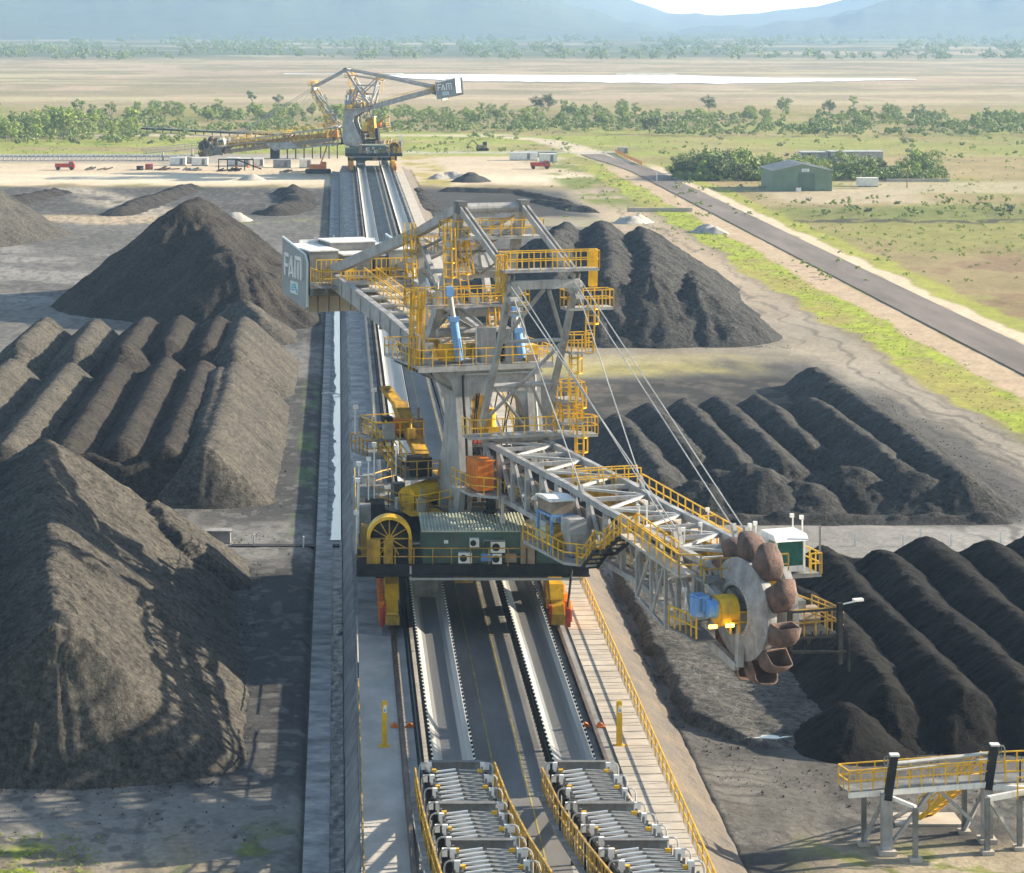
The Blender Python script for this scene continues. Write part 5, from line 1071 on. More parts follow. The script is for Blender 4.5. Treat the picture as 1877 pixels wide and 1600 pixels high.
for i,(rd,h,lb) in enumerate([([(-34,575),(-41,520),(-43,498)],2.6,'low curved coal ridge on the far left pad'),([(-10,560),(-8,520),(-12,500)],3.0,'rough low coal ridge beside the berm on the far left pad'),([(-62,560),(-70,520)],2.4,'low dark coal ridge on the outermost far left pad'),([(25,566),(40,560),(47,530)],1.6,'low coal ridge on the far right pad'),([(42,532),(50,505)],1.7,'low ragged coal ridge near the road on the far right pad'),([(17.5,560),(17.5,505)],1.8,'narrow dark coal bank along the berm on the far right pad')]):
    pile('coal_ridge',lb,[[(x,y,0.62*h*(0.8+0.2*((k+i)%2))) for k,(x,y) in enumerate(rd)]],0.45,FR,0.5,0.45,111+i,g,wob=1.5)
pile('gravel_heap','small pale gravel heap on the green lane of the far left pad',[[(-20,484,1.6),(-19,484,1.5)]],0.6,M['rockm'],0.4,0.3,121,'gravel heaps','gravel heap')
pile('gravel_heap','small dark coal heap on the sandy yard right of the berm',[[(31,600,2.2),(32,601,2.1)]],0.55,COAL['mid'],0.5,0.3,122,'gravel heaps','gravel heap')
pile('gravel_heap','long pale rubble heap on the sandy yard beside a dark heap',[[(24,611,1.4),(27,613,1.6),(31,611,1.3)]],0.6,M['rockm'],0.5,0.9,123,'gravel heaps','gravel heap',wob=0.8)
pile('gravel_heap','little pale sand heap on the bright yard left of the berm',[[(-21,606,1.5),(-20.5,606,1.5)]],0.55,M['concl'],0.5,0.2,124,'gravel heaps','gravel heap')
pile('gravel_heap','pale rock heap at the bend of the verge',[[(55,478,1.6),(57,480,1.5)]],0.6,M['rockm'],0.4,0.7,125,'gravel heaps','gravel heap')
pile('gravel_heap','grey rock heap by the culvert under the road',[[(66.5,458,1.5),(68,455,1.2)]],0.6,M['rockm'],0.4,0.7,126,'gravel heaps','gravel heap')
# coal spill along the lane edges: low banks
def bank(label, x0,x1,y,h,w,m,seed):
    X,Y=np.meshgrid(np.arange(x0,x1,0.3),np.arange(y-w,y+w,0.2))
    H=h*np.exp(-((Y-y)/(w*0.4))**2)*(0.5+fbm(X/2,Y/1.5,seed,3))*sm(X,x0,x0+2)*(1-sm(X,x1-2,x1))+0.2*(fbm(X/0.7,Y/0.7,seed+3,3)-0.5)-0.12
    tag(grid_obj('coal_bank',X,Y,G0+H,m,H>0),label,'coal bank')
bank('long low coal bank along the lane behind the dark windrows',22,52,193.5,0.9,1.8,COAL['mid'],131)
bank('low ochre weed bank inside the concrete ditch at right',37.5,60,180,0.7,1.3,M['ochre'],132)
# ditch walls and posts at the right end of the lane
mb=MB(); mb.bx(36.2,60,178.2,178.5,G0,G0+0.55); mb.beam((35.0,181.5,G0+0.25),(36.3,178.3,G0+0.3),0.25,0.5); tag(mb.build('ditch_wall',M['ochre']),'low brown ditch wall along the lane behind the dark windrows','ditch wall')
def peg(u,v,h,label,w=0.11):
    x,y=gp(u,v); mb=MB(); mb.box((0,0,h/2),(w,w,h)); mb.prism([(-w/2,h),(w/2,h),(0,h+0.06)],-w/2,w/2,'xz'); o=mb.build('survey_peg',M['white']); o.location=(x,y,G0); tag(o,label,'peg','white pegs along the ditches')
for u,v,lb in ((1567,1000,'white peg at the left end of the concrete ditch'),(1655,1001,'white peg, second along the front of the concrete ditch'),(1743,1000,'white peg, third along the front of the concrete ditch'),(1834,997,'white peg, rightmost along the concrete ditch'),(1687,985,'white peg standing behind the ditch weeds'),(422,993,'white peg left of the dark cross ditch'),(465,1000,'white peg in the middle of the dark cross ditch'),(556,1004,'white peg at the right end of the dark cross ditch'),(578,460,'tall white post by the drain beyond the cone'),(612,455,'tall white post by the berm beyond the cone'),(1204,333,'white marker by the tan shoulder of the road')):
    peg(u,v,0.8 if v>900 else 2.2,lb,0.11 if v>900 else 0.25)
mb=MB(); mb.bx(-0.9,0.9,-0.5,0.5,0,0.85); mb.bx(-1.0,1.0,-0.6,0.6,0.85,0.95); o=mb.build('sump_box',M['concd']); o.location=(*gp(400,994),G0); tag(o,'small grey concrete sump box at the left end of the cross ditch','sump')
mb=MB(); mb.path([(0.25,259,-1.4),(-0.9,259,-1.2),(-1.7,259,-1.3)],0.07,6); tag(mb.build('drain_pipe',M['white']),'short white pipe lying across the drain beside the windrows','pipe')
def lumps():
    r=random.Random(9); V=[];F=[]
    def put(x,y,z,s):
        b=len(V); 
        for d in ((1,0,0),(0,1,0),(-1,0,0),(0,-1,0),(0,0,0.9),(0,0,-0.7)): V.append((x+d[0]*s*r.uniform(.6,1.2),y+d[1]*s*r.uniform(.6,1.2),z+d[2]*s*r.uniform(.6,1.1)))
        for f in ((0,1,4),(1,2,4),(2,3,4),(3,0,4),(1,0,5),(2,1,5),(3,2,5),(0,3,5)): F.append(tuple(i+b for i in f))
    for (x0,y0,x1,y1,w,n) in ((-22,126.5,-6,127.5,1.2,900),(-5.2,130,-6,180,1.0,900),(-34,198.5,-6,197.5,1.2,600),(-5.3,200,-5,285,0.8,700),(26,131.5,50,133,1.2,900),(19,134,27,140,3,500),(18.4,135,18.4,185,0.5,700),(22,195,56,196,1.4,900),(54,200,55,262,1.6,500),(20,298,54,297,1.6,600),(-34,126,-4,121,4,500),(20,128,34,124,4,600),(-12,188,-3,186,3,250)):
        for k in range(int(n*0.6)):
            f=r.random(); s=min(0.15,0.02+abs(r.gauss(0,0.035))); put(x0+(x1-x0)*f+r.gauss(0,w*0.5),y0+(y1-y0)*f+r.gauss(0,w*0.6),G0+s*0.5,s)
    me=bpy.data.meshes.new('coal_rubble'); me.from_pydata(V,[],F); me.update(); me.materials.append(COAL['flat']); o=bpy.data.objects.new('coal_rubble',me); COL.objects.link(o); tag(o,'loose coal lumps lying at the foot of the piles',None,None,'stuff')
lumps()
# ---------------------------------------------------------------- hills, woods, trees
def hills():
    def sheetof(name, ys, us, zf, m, seed):
        Yv=np.array(ys)[:,None]*np.ones((1,len(us))); Uv=np.ones((len(ys),1))*np.array(us)[None,:]
        X=(Uv-620)*Yv/4640; Z=zf(Uv,Yv)
        o=grid_obj(name,X,Yv,Z,m); o['kind']='structure'
    m=mat('wooded_hill',(0.06,0.085,0.045),0.95,col2=(0.035,0.05,0.03),scale=0.012,bump=6,bscale=0.02)
    us=np.linspace(-500,2500,320)
    # far range: only its saddle shows
    def far(U,Y):
        vv=np.interp(U,[-500,900,1150,1185,1225,1270,1320,1380,1440,1500,1540,1575,1700,2500],[-260,-220,-4,11,25,24,29,24,17,12,1,-12,-70,-240])
        top=37+(35-vv)*9000/4640; t=sm(Y,6300,9000)
        return G0+(top+5*(fbm(U/22,Y*0,201,4)-0.5)*2-G0)*t+60*(fbm(U/120,Y/700,202,4)-0.5)*t*(1-t)*2
    sheetof('hills',np.linspace(6000,9000,60),us,far,m,1)
    def near(U,Y):
        vv=np.interp(U,[-500,0,500,880,1000,1100,1180,1260,1330,1400,1470,1540,1600,1700,1877,2500],[-150,-120,-90,-60,-10,28,44,54,52,50,38,24,6,-20,-60,-160])
        top=37+(35-vv)*6400/4640; t=sm(Y,4700,6400)
        return G0-2+(np.maximum(top,G0)+8*(fbm(U/30,Y*0,203,4)-0.5)*2-G0)*t+50*(fbm(U/100,Y/500,204,5)-0.5)*t
    sheetof('hills',np.linspace(4700,6400,70),us,near,m,2)
hills()
def crown_mesh(name, H, Wd, nclump, nleaf, leaf, seed, trunk=0.35, mi=0, rnd=1.0):
    """leaf clumps scattered through a crown above a forked trunk"""
    rg=np.random.default_rng(seed); v=[];f=[]
    base=H*trunk; cl=[]
    for k in range(nclump):
        a=rg.uniform(0,2*math.pi); rr=math.sqrt(rg.uniform(0,1))*Wd*0.40; z=base+(H-base)*(0.18+0.70*rg.uniform(0,1)*(1-0.45*(rr/(Wd*0.5))**2))
        cl.append((rr*math.cos(a),rr*math.sin(a),z,rg.uniform(0.55,1.0)*Wd*0.22))
    for (x,y,z,r) in cl:
        for j in range(nleaf):
            d=rg.normal(size=3); d/=np.linalg.norm(d); q=r*rg.uniform(0.35,1.05)
            c=np.array([x,y,z])+d*q*np.array([1,1,0.75]); n=d+rg.normal(size=3)*0.6+np.array([0,0,0.4]); n/=np.linalg.norm(n)
            t1=np.cross(n,rg.normal(size=3)); t1/=np.linalg.norm(t1); t2=np.cross(n,t1); s=leaf*rg.uniform(0.6,1.3)
            b=len(v); v+= [tuple(c+t1*s),tuple(c+t2*s*0.6),tuple(c-t1*s),tuple(c-t2*s*0.6)]; f.append((b,b+1,b+2,b+3))
    me=bpy.data.meshes.new(name); me.from_pydata(v,[],f); me.update(); me.materials.append(LEAF[mi])
    mb=MB(); fork=(rg.uniform(-.2,.2),rg.uniform(-.2,.2),base*0.9); mb.tube((0,0,-0.2),fork,0.045*H*0.5,6,0.03*H*0.5)
    for (x,y,z,r) in cl[:6]: mb.tube(fork,(x,y,z),0.012*H,5,0.005*H)
    tm=bpy.data.meshes.new(name+'_trunk'); tm.from_pydata(mb.v,[],mb.f); tm.materials.append(M['bark'])
    return me,tm
KIND={}
for i in range(5): KIND['belt%d'%i]=crown_mesh('crown',8.2,6.6+0.7*(i%3),17,64,0.27,300+i,0.12,i%2)
for i in range(3): KIND['dark%d'%i]=crown_mesh('crown',8.0,8.5,22,64,0.28,320+i,0.14,2 if i<2 else 0)
for i in range(3): KIND['tall%d'%i]=crown_mesh('crown',10.0,6.0,13,64,0.28,340+i,0.36,i%3)
for i in range(4): KIND['shrub%d'%i]=crown_mesh('crown',1.5,2.2,7,36,0.13,360+i,0.1,(0,1,2,1)[i])
def tree(kind, x, y, sc, label, group, name='tree', cat='tree', rot=None, sq=1.0):
    cm,tm=KIND[kind]; e=bpy.data.objects.new(name,None); COL.objects.link(e); e.location=(x,y,G0); r=random.uniform(0,6.28) if rot is None else rot
    e.rotation_euler=(0,0,r); e.scale=(sc*sq,sc*sq,sc); tag(e,label,cat,group)
    c=bpy.data.objects.new('crown',cm); COL.objects.link(c); c.parent=e
    if name=='tree': t=bpy.data.objects.new('trunk',tm); COL.objects.link(t); t.parent=e
    return e
rt=random.Random(5)
def belt(n, u0,u1, v0f, v1f, kinds, s0,s1, label, group, name='tree', cat='tree'):
    for i in range(n):
        u=rt.uniform(u0,u1); v=rt.uniform(v0f(u),v1f(u)); x,y=gp(u,v); tree(rt.choice(kinds),x,y,rt.uniform(s0,s1),label,group,name,cat,rt.uniform(0,6.28),rt.uniform(0.9,1.25))
bk=['belt%d'%i for i in range(5)]
belt(46,-30,250,lambda u:222,lambda u:262-0.05*u,bk+['tall0','tall1'],0.6,1.0,'pale trunked green tree in the thicket at the left picture edge','trees in the left thicket')
belt(56,230,640,lambda u:206,lambda u:224,bk,0.45,0.85,'green tree in the belt left of the far machine mast','trees in the belt left of the far machine')
belt(60,690,1190,lambda u:208,lambda u:238-0.01*(u-690),bk,0.45,0.85,'green tree in the belt right of the far machine counterweight','trees in the belt right of the far machine')
belt(46,1190,1900,lambda u:206+0.012*(u-1190),lambda u:228+0.03*(u-1190),bk+['dark2'],0.4,0.75,'smallish tree in the thin belt at the right','trees in the thin right belt')
for u,v,k,sc,lb in ((1005,203,'dark0',1.05,'big dark domed tree above the belt, left of a twin crown'),(985,203,'dark1',0.9,'round dark tree next to the biggest dome above the belt'),(1140,205,'dark2',0.8,'domed tree above the belt, standing between two larger ones'),(1300,205,'dark1',1.0,'flat topped dark tree behind the belt, left of a round one'),(1435,208,'dark2',1.0,'round green tree alone behind the thin belt'),(1520,209,'dark0',0.85,'round dark tree alone, right of the round green one'),(1565,202,'tall1',0.75,'slim leggy tree with thin crown beyond the belt'),(1190,246,'dark0',0.95,'dark bushy tree standing in front of the belt on the open field'),(462,196,'tall2',0.9,'tall open tree above the belt, left of the far machine'),(510,192,'dark1',0.7,'dark domed tree above the belt near the far mast'),(590,196,'dark0',0.8,'dark domed tree just left of the far mast'),(415,215,'dark1',0.6,'dark small tree in the belt front, left half'),(488,226,'dark0',0.6,'dark bush like tree in front of the belt by the boom'),(1495,250,'dark1',0.5,'low dark tree alone in the field right of the belt'),(1657,266,'dark1',0.38,'small grey green tree alone far right in the field'),(1715,222,'dark2',0.62,'bright small tree at far right behind the thin belt'),(1850,226,'belt1',0.8,'bright small tree near the right picture edge'),(1645,212,'dark2',0.6,'wide low tree behind the thin belt, right half')):
    x,y=gp(u,v); tree(k,x,y,sc*0.92,lb,'lone trees on the plain')
# the thicket behind the shed
belt(30,1240,1400,lambda u:322,lambda u:331,bk+['dark0'],0.62,0.95,'tree of the thicket left of the green shed','trees in the thicket left of the shed')
belt(38,1400,1725,lambda u:316,lambda u:330,bk+['dark1'],0.5,0.85,'tree of the thicket behind the green shed','trees in the thicket behind the shed')
x,y=gp(1700,355); tree('tall0',x,y+20,0.72,'leggy tree with pale trunk at the right end of the shed thicket','trees in the thicket behind the shed')
for (n,u0,u1,va,vb,k,s0,s1,lb,gp_) in ((34,1235,1440,330,400,['shrub0','shrub1'],0.4,0.9,'shrub on the rough grass left of the shed','shrubs left of the shed'),(60,1440,1877,362,402,['shrub0','shrub1','shrub2'],0.4,1.1,'shrub on the rough strip before the shed yard','shrubs before the shed yard'),(50,1420,1877,415,520,['shrub1','shrub3'],0.25,0.6,'small weed shrub on the patchy field by the road','weed shrubs by the road'),(50,1200,1877,245,300,['shrub0','shrub1','shrub2'],0.6,1.5,'shrub on the open field behind the shed','shrubs behind the shed'),(46,20,350,235,268,['shrub0','shrub1','shrub2'],0.8,2.2,'shrub in front of the left thicket','shrubs by the left thicket'),(40,740,1040,243,282,['shrub1','shrub0'],0.6,1.3,'low shrub on the grass right of the far machine','shrubs right of the far machine'),(40,1010,1180,300,400,['shrub0','shrub1','shrub3'],0.22,0.6,'shrub on the green verge left of the sealed road','shrubs on the verge')):
    belt(n,u0,u1,lambda u:va,lambda u:vb,k,s0,s1,lb,gp_,'shrub','shrub')
def mass(name, pts, kinds, label, cat=None):
    """far wood that reads as one mass: merged crowns"""
    V=[];F=[];b=0
    for (x,y,s,k) in pts:
        me=KIND[k][0]; n=len(me.vertices); a=np.empty(n*3); me.vertices.foreach_get('co',a); a=a.reshape(-1,3)
        th=rt.uniform(0,6.28); c,s_=math.cos(th),math.sin(th); a=np.stack([a[:,0]*c-a[:,1]*s_,a[:,0]*s_+a[:,1]*c,a[:,2]],1)*s+np.array([x,y,G0])
        q=np.empty(len(me.loops),np.int32); me.loops.foreach_get('vertex_index',q); V.append(a); F.append(q+b); b+=n
    V=np.concatenate(V); F=np.concatenate(F); me=bpy.data.meshes.new(name); me.vertices.add(len(V)); me.vertices.foreach_set('co',V.astype(np.float32).ravel())
    me.loops.add(len(F)); me.loops.foreach_set('vertex_index',F); me.polygons.add(len(F)//4); me.polygons.foreach_set('loop_start',np.arange(0,len(F),4,dtype=np.int32)); me.polygons.foreach_set('loop_total',np.full(len(F)//4,4,np.int32)); me.update(calc_edges=True)
    me.materials.append(LEAF[1 if 'g' in name[:1] or 'v' in name[:1] else 0]); o=bpy.data.objects.new(name,me); COL.objects.link(o); tag(o,label,cat,None,'stuff')
KIND['far0']=crown_mesh('crown',8,10,8,18,0.8,401,0.05,0); KIND['far1']=crown_mesh('crown',7,12,8,18,0.8,402,0.05,0)
fp=[]
for i in range(1500):
    u=rt.uniform(-150,2050); v=rt.choice([rt.uniform(78,92),rt.uniform(90,110),rt.uniform(66,80)])
    if float(fbm(np.array([u/70]),np.array([v/9]),411)[0])<0.43: continue
    x,y=gp(u,v); fp.append((x,y,rt.uniform(0.5,1.1)*(1+y/9000),rt.choice(['far0','far1'])))
mass('woodland',fp,None,'pale far woodland at the foot of the hills')
gp2=[]
for i in range(3200):
    u=rt.uniform(-20,1900); v=rt.choice([rt.uniform(236,285),rt.uniform(290,345)]) if u<1150 else rt.uniform(235,470)
    x,y=gp(u,v)
    if x<16 and y<716: continue
    if y<716 and 16<=x<54: continue
    if y<660 and 54<=x<62 and False: continue
    if 68.8<x<84 and y<720: continue
    if 93<x<128 and 530<y<580: continue
    if y>800 and x<70 and 828<y<850: continue
    gp2.append((x,y,min(0.7,0.1+abs(rt.gauss(0,0.2))),rt.choice(['shrub0','shrub1','shrub3'])))
up=[]
for i in range(1700):
    u=rt.uniform(-20,1900); v=rt.uniform(207,243) if u<1190 else rt.uniform(212,250)
    if u<260: v=rt.uniform(222,262)
    if float(fbm(np.array([u/60]),np.array([v/12]),421)[0])<0.40: continue
    x,y=gp(u,v); up.append((x,y,rt.uniform(0.9,2.2),rt.choice(['shrub0','shrub1','shrub2','shrub3'])))
for i in range(520):
    u=rt.uniform(1236,1730); x,y=gp(u,rt.uniform(316,332)); up.append((x,y,rt.uniform(0.9,1.9),rt.choice(['shrub0','shrub2'])))
mass('undergrowth',up,None,'undergrowth filling the tree belts')
mass('ground_cover',gp2,None,'low weeds and tussocks over the fields')
gv=[]
for i in range(1500):
    x=rt.gauss(66,1.9); y=rt.uniform(150,640); gv.append((x,y,rt.uniform(0.07,0.16),rt.choice(['shrub1','shrub3'])))
for i in range(160):
    x,y=gp(rt.uniform(0,190),rt.uniform(1530,1610)); gv.append((x,y,rt.uniform(0.05,0.13),rt.choice(['shrub1','shrub3'])))
mass('verge_grass',gv,None,'bright grass tufts along the road verge and lower left corner')

# ---------------------------------------------------------------- shed, containers and yard objects
def shed():
    x0,x1=97.4,110.6; y0=567; e=empty('shed',((x0+x1)/2,y0,G0),'green steel shed with a dark roller door standing on the tan yard','shed'); w=(x1-x0)/2
    mb=MB(); mb.prism([(-w,0),(w,0),(w,4.5),(0,6.0),(-w,4.5)],0,16,'xz'); mb.build('wall',M['shedgreen'],e)
    mb=MB(); 
    for s in (-1,1):
        mb.prism([(0,6.02),(s*(w+0.3),4.5),(s*(w+0.3),4.62),(0,6.16)],-0.3,16.3,'xz')
        k=-0.2
        while k<16: mb.beam((0,k,6.18),(s*(w+0.3),k,4.66),0.05,0.06); k+=0.8
    mb.build('roof',M['tin'],e)
    mb=MB()
    x=-w
    while x<w:
        if abs(x-0.9)>1.9: mb.bx(x,x+0.12,-0.05,0,0,4.4)
        x+=0.45
    mb.build('cladding_rib',M['shedgreen'],e,kind='stuff')
    MB().bx(-0.95,2.7,-0.09,-0.02,0,4.0).build('roller_door',M['sheddoor'],e)
    mb=MB(); mb.bx(-0.2,1.5,-0.12,-0.05,4.35,5.0); sg=mb.build('signboard',M['white'],e)
    mb=MB(); 
    for k in range(3): mb.bx(0.0+0.4*k,0.25+0.4*k,-0.15,-0.12,4.55,4.8)
    mb.build('lettering',M['blue'],sg)
    MB().bx(-1.8,-0.7,-2.2,-1.4,0,0.85).build('bin',M['white'],e)
shed()
def container(u,v,L,h,m,label,group='site containers',d=2.4,name='container',roof=None,door=True):
    x,y=gp(u,v); e=empty(name,(x,y,G0),label,'container',group)
    mb=MB(); mb.bx(-L/2,L/2,0,d,0.15,h)
    k=-L/2+0.1
    while k<L/2-0.1: mb.bx(k,k+0.12,-0.05,0,0.2,h-0.15); k+=0.35
    mb.build('body',M[m],e); MB().bx(-L/2-0.06,L/2+0.06,-0.08,d+0.08,h,h+0.12).build('roof',M[roof or m],e)
    if door: MB().bx(L*0.12,L*0.12+0.8,-0.09,-0.03,0.25,min(h-0.2,2.2)).build('door',M['steeld'],e)
    mb=MB(); mb.bx(-L/2,L/2,-0.02,0.2,0,0.15); mb.build('skid',M['dark'],e); return e
container(1592,342,4.6,1.9,'white','white site container right of the green shed',roof='white',door=False)
for i,(u,v,L,h,m,lb) in enumerate([(326,303,4.2,2.0,'white','white site hut, leftmost under the far boom'),(366,304,4.2,2.0,'white','white site hut, second from the left under the far boom'),(428,304,3.2,2.0,'white','white container, first of the three in the row by the orange cones'),(447,305,3.2,2.0,'white','white container, middle of the three in the row'),(474,305,2.6,2.0,'white','white container, last of the three in the row'),(517,307,4.6,1.9,'steel','grey blue site hut right of the white row'),(560,308,3.2,2.2,'white','white hut just left of the orange crane'),(344,300,4.6,1.7,'concl','pale cream site hut behind the white ones'),(273,311,1.9,1.3,'red','small red skip on the bright sand'),(256,312,1.6,0.9,'dark','small dark bin left of the red skip'),(960,294,7.5,2.1,'white','long white shed with tan top at the right yard'),(1005,297,4.6,2.1,'white','white hut at the right end of the right yard'),(992,288,9,1.5,'tin','long low grey shed behind the white one')]):
    container(u,v,L,h,m,lb)
def truck(u,v,m,label):
    x,y=gp(u,v); e=empty('truck',(x,y,G0),label,'truck')
    MB().bx(-2.4,1.0,0,1.9,0.7,1.7).build('tray',M[m],e); b=MB(); b.prism([(1.1,0.5),(2.6,0.5),(2.6,1.4),(2.2,2.2),(1.1,2.2)],0,1.9,'xz'); cb=b.build('cab',M[m],e); MB().bx(1.4,2.2,-0.03,0,1.45,2.0).build('window',M['glass'],cb)
    for xx in (-1.7,1.8):
        for yy in (0.05,1.85): MB().tube((xx,yy-0.15,0.45),(xx,yy+0.15,0.45),0.45,12).build('wheel',M['black'],e)
truck(990,310,'red','red truck parked before the long white shed')
truck(118,312,'red','red machine parked on the left of the sandy yard')
def digger(u,v,m,label,flip=1):
    x,y=gp(u,v); e=empty('excavator',(x,y,G0),label,'excavator')
    for yy in (0,1.8):
        b=MB(); b.prism([(-1.6,0.1),(1.6,0.1),(1.9,0.45),(1.6,0.8),(-1.6,0.8),(-1.9,0.45)],yy,yy+0.5,'xz'); b.build('track',M['black'],e)
    MB().bx(-1.7,1.2,0.1,2.2,0.9,1.8).build('body',M[m],e); MB().bx(0.0,1.2,0.2,1.2,1.8,2.7).build('cab',M['dark'],e)
    b=MB(); b.beam((1.2*flip,1.5,1.6),(3.0*flip,1.5,3.2),0.35); b.beam((3.0*flip,1.5,3.2),(4.4*flip,1.5,1.6),0.28); b.prism([(4.2*flip,1.6),(4.8*flip,1.2),(4.5*flip,0.6),(4.0*flip,0.9)],1.2,1.9,'xz'); b.build('arm',M[m],e)
digger(885,277,'brown','brown excavator parked on the grass edge right of the far machine',-1)
# orange crawler crane beside the far machine
def crane():
    x,y=gp(583,318); e=empty('crawler_crane',(x,y,G0),'orange crawler crane with raised boom left of the far machine','crane')
    for yy in (-1.6,1.2):
        b=MB(); b.prism([(-3,0.1),(3,0.1),(3.3,0.6),(3,1.1),(-3,1.1),(-3.3,0.6)],yy,yy+0.8,'xz'); b.build('track',M['black'],e)
    MB().bx(-2.2,2.0,-1.4,1.4,1.2,2.3).build('body',M['orange'],e); MB().bx(0.9,2.1,-1.5,-0.4,1.3,3.0).build('cab',M['orange'],e)
    b=MB()
    for (a,c) in ((-0.35,0),(0.35,0)): b.beam((0.4,c+a,1.8),(3.6,c+a,10.6),0.3)
    for k in range(8): f=k/8; b.beam((0.4+3.2*f,-0.35,1.8+8.8*f),(0.4+3.2*(f+.12),0.35,1.8+8.8*(f+.12)),0.12)
    b.build('boom',M['orange'],e); b=MB(); b.tube((3.6,0,10.6),(3.6,0,7.5),0.05,5); b.box((3.6,0,7.2),(0.4,0.3,0.7)); b.build('hook',M['dark'],e)
crane()
# yard conveyor entering from the left
def yard_conveyor():
    e=empty('yard_conveyor',(-94,690,G0),'long pale covered belt conveyor entering from the left picture edge','conveyor')
    x0,x1=-100+94,-39+94
    MB().bx(x0,x1,-0.8,0.8,1.15,1.35).build('belt',M['belt'],e)
    for yy in (-0.9,0.9): MB().bx(x0,x1,yy-0.08,yy+0.08,0.9,1.2).build('stringer',M['tin'],e)
    b=MB(); k=x0
    while k<x1: b.bx(k,k+0.45,-1.0,-0.9,1.2,1.75); b.bx(k,k+0.12,-0.9,0.9,0,1.1); k+=1.25
    b.build('idler_row',M['lampw'],e,kind='stuff')
    MB().beam((x1-14,-1.1,1.9),(x1+1,-1.1,3.4),0.25,0.25).build('rising_girder',M['tin'],e); b=MB(); b.railing([(x1-14,-1.1,2.0),(x1+1,-1.1,3.5)],1.3,2.0,0.14); b.build('railing',M['tin'],e)
    b=MB(); b.bx(x1-9,x1-8.6,-1,1,0,2.2); b.bx(x1-1,x1-0.6,-1,1,0,3); b.build('trestle',M['steel'],e)
    b=MB(); b.bx(x0-6,x0+2,-1.6,1.6,0,2.1); b.build('tail_housing',M['yellowd'],e); MB().bx(x0-6.1,x0+2.1,-1.7,1.7,2.1,2.4).build('housing_roof',M['tin'],e)
yard_conveyor()
def trestle():
    e=empty('conveyor_trestle',(-13,700,G0),'dark steel conveyor trestle on legs behind the far boom','trestle')
    MB().bx(-6,13,-1.2,1.2,3.6,4.4).build('gallery',M['steeld'],e)
    for k in range(9):
        b=MB(); 
        for yy in (-1,1): b.bx(-5.8+k*2.3,-5.5+k*2.3,yy-0.12,yy+0.12,0,3.6)
        b.build('leg',M['dark'],e)
    b=MB(); b.railing([(-6,-1.2,4.4),(13,-1.2,4.4)],1.1,1.5,0.1); b.build('railing',M['tin'],e)
    b=MB(); b.tube((-4.5,0,0),(-4.5,0,3.0),1.2,12); b.build('bin',M['dark'],e)
trestle()
def inclined():
    p0=gp(255,240); p1=gp(620,262); e=empty('overland_conveyor',(p0[0],p0[1],G0),'dark overland conveyor running behind the far boom to the trestle','conveyor')
    T=lambda x,y,z:(x-p0[0],y-p0[1],z)
    b=MB(T); b.beam((*p0,0.9),(*p1,1.6),1.6,0.5); b.build('gallery',M['dark'],e); b=MB(T); b.beam((p0[0],p0[1]-0.9,1.5),(p1[0],p1[1]-0.9,2.2),0.15,0.2); b.build('cover_rail',M['tin'],e)
    b=MB(T)
    for k in range(24): f=k/23; q=(p0[0]+(p1[0]-p0[0])*f,p0[1]+(p1[1]-p0[1])*f); b.beam((*q,0),(*q,1.2),0.3)
    b.build('leg',M['dark'],e,kind='stuff')
inclined()
# small things on the works yard
def rubble(u,v,label,m,seed,n=9):
    x,y=gp(u,v); r=random.Random(seed); b=MB()
    for k in range(n):
        c=(r.uniform(-2.6,2.6),r.uniform(-0.8,0.8),0.25); s=r.uniform(0.4,1.3)
        b.beam((c[0]-s,c[1]-0.2,r.uniform(0.1,0.3)),(c[0]+s,c[1]+0.3,r.uniform(0.2,1.0)),0.25,0.3)
    o=b.build('scrap_heap',M[m]); o.location=(x,y,G0); tag(o,label,'scrap heap','scrap heaps on the yard')
rubble(180,312,'scrap pieces scattered on the sand near the red machine','brown',3); rubble(305,312,'rusty scrap under the leftmost site hut','rust',4,12); rubble(420,314,'dark scrap and steel parts under the far boom','dark',5,14); rubble(350,313,'steel frame parts before the white huts','steeld',6,12); rubble(535,316,'steel parts heaped left of the orange crane','steeld',7,8)
b=MB()
for k in range(5): b.bx(k*2.2,k*2.2+0.25,0,0.25,0,2.6)
b.bx(0,9,0,0.25,2.6,2.9); b.beam((5,0.1,2.6),(11,0.1,0.3),0.3); o=b.build('steel_frame',M['dark']); o.location=(*gp(400,312),G0); tag(o,'dark steel work frame with a ramp before the white huts','frame')
def cone(u,v,label):
    x,y=gp(u,v); b=MB(); b.tube((0,0,0.08),(0,0,1.1),0.3,8,0.05); b.box((0,0,0.04),(0.8,0.8,0.08)); o=b.build('traffic_cone',M['orange']); o.location=(x,y,G0); tag(o,label,'traffic cone','orange cones on the yard')
for u,v in ((432,306),(455,307),(468,307)): cone(u,v,'orange traffic cone before the row of white containers')
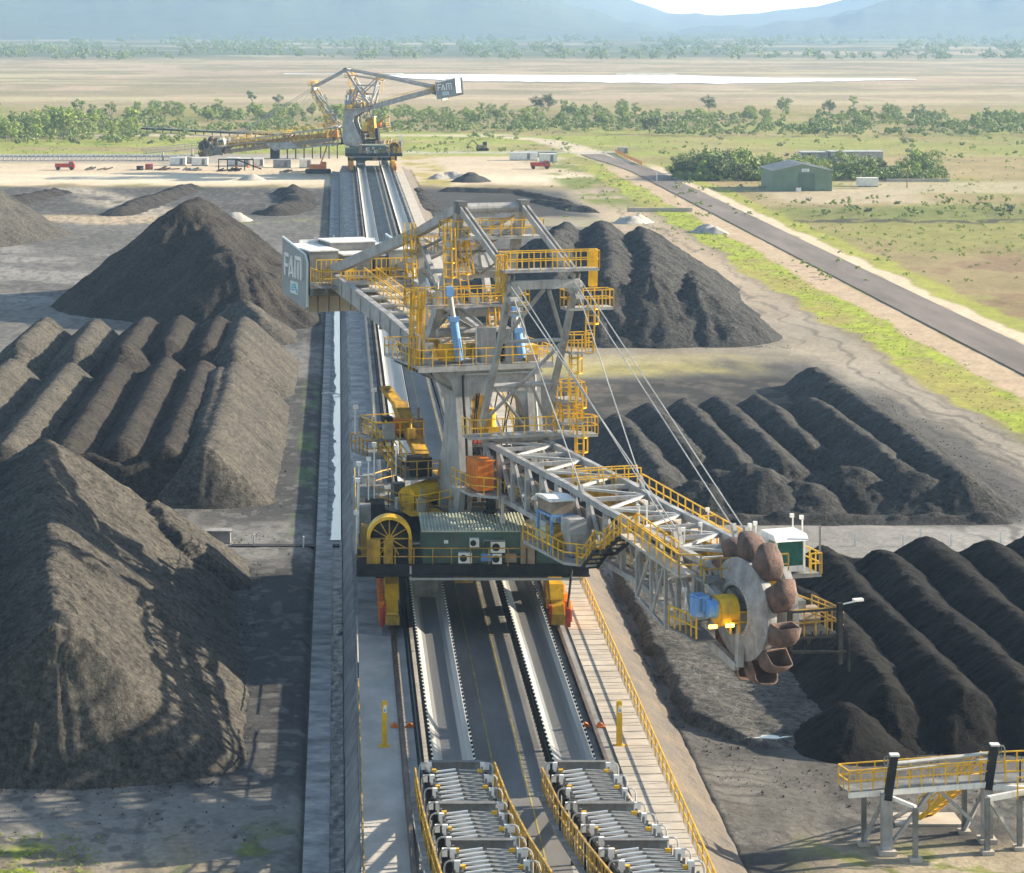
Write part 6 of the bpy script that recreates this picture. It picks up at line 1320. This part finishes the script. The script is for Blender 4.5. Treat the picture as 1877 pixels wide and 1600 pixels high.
# barrier mesh along the bend of the road
p=[gp(u,v) for u,v in ((1128,280),(1150,291),(1176,303))]
b=MB()
for (a,c) in zip(p,p[1:]):
    for z in (0.3,0.6,0.9): b.beam((*a,G0+z),(*c,G0+z),0.05,0.22)
    for f in (0,0.25,0.5,0.75,1): b.beam((a[0]+(c[0]-a[0])*f,a[1]+(c[1]-a[1])*f,G0),(a[0]+(c[0]-a[0])*f,a[1]+(c[1]-a[1])*f,G0+1.1),0.12)
tag(b.build('barrier_fence',M['orange']),'orange barrier mesh fence along the bend of the road','barrier')
container(1142,281,3.0,1.6,'tin','small grey hut at the gate by the orange barrier')
for u,v,L,h,lb in ((1600,304,14,2.6,'long grey roofed building among the trees behind the shed'),(1520,303,7,2.3,'low pale building at the left of the trees behind the shed')):
    x,y=gp(u,v); e=empty('building',(x,y+20,G0),lb,'building'); MB().bx(-L/2,L/2,0,6,0,h).build('wall',M['steel'],e); MB().prism([(-L/2-0.3,h),(L/2+0.3,h),(L/2+0.3,h+0.15),(-L/2-0.3,h+0.15)],-0.4,6.4,'xz').build('roof',M['tin'],e); MB().bx(-L*0.3,-L*0.3+1,-0.05,0,0.1,2).build('door',M['dark'],e)
b=MB(); b.bx(0,15,0,0.4,0,0.7); o=b.build('low_wall',M['concl']); o.location=(*gp(1625,333),G0); tag(o,'low pale wall on the yard right of the white container','wall')
b=MB(); b.bx(0,13,0,0.6,0,0.8); o=b.build('culvert_wall',M['concl']); o.location=(*gp(1150,388),G0); tag(o,'pale culvert wall crossing the verge to the road','wall')
# ---------------------------------------------------------------- haze
def haze():
    me=MB().bx(-9000,9000,-60,9600,-6,420); o=me.build('haze',M['white']); o.data.materials.clear(); m=bpy.data.materials.new('haze_air'); m.use_nodes=True; t=m.node_tree
    t.nodes.remove(t.nodes['Principled BSDF']); v=t.nodes.new('ShaderNodeVolumePrincipled'); v.inputs['Color'].default_value=(0.42,0.66,1.0,1); v.inputs['Density'].default_value=HAZE; v.inputs['Anisotropy'].default_value=0.2
    t.links.new(v.outputs[0],t.nodes['Material Output'].inputs['Volume']); o.data.materials.append(m); o['kind']='stuff'; o['label']='pale blue haze over the plain and hills'
HAZE=0.000135
haze()
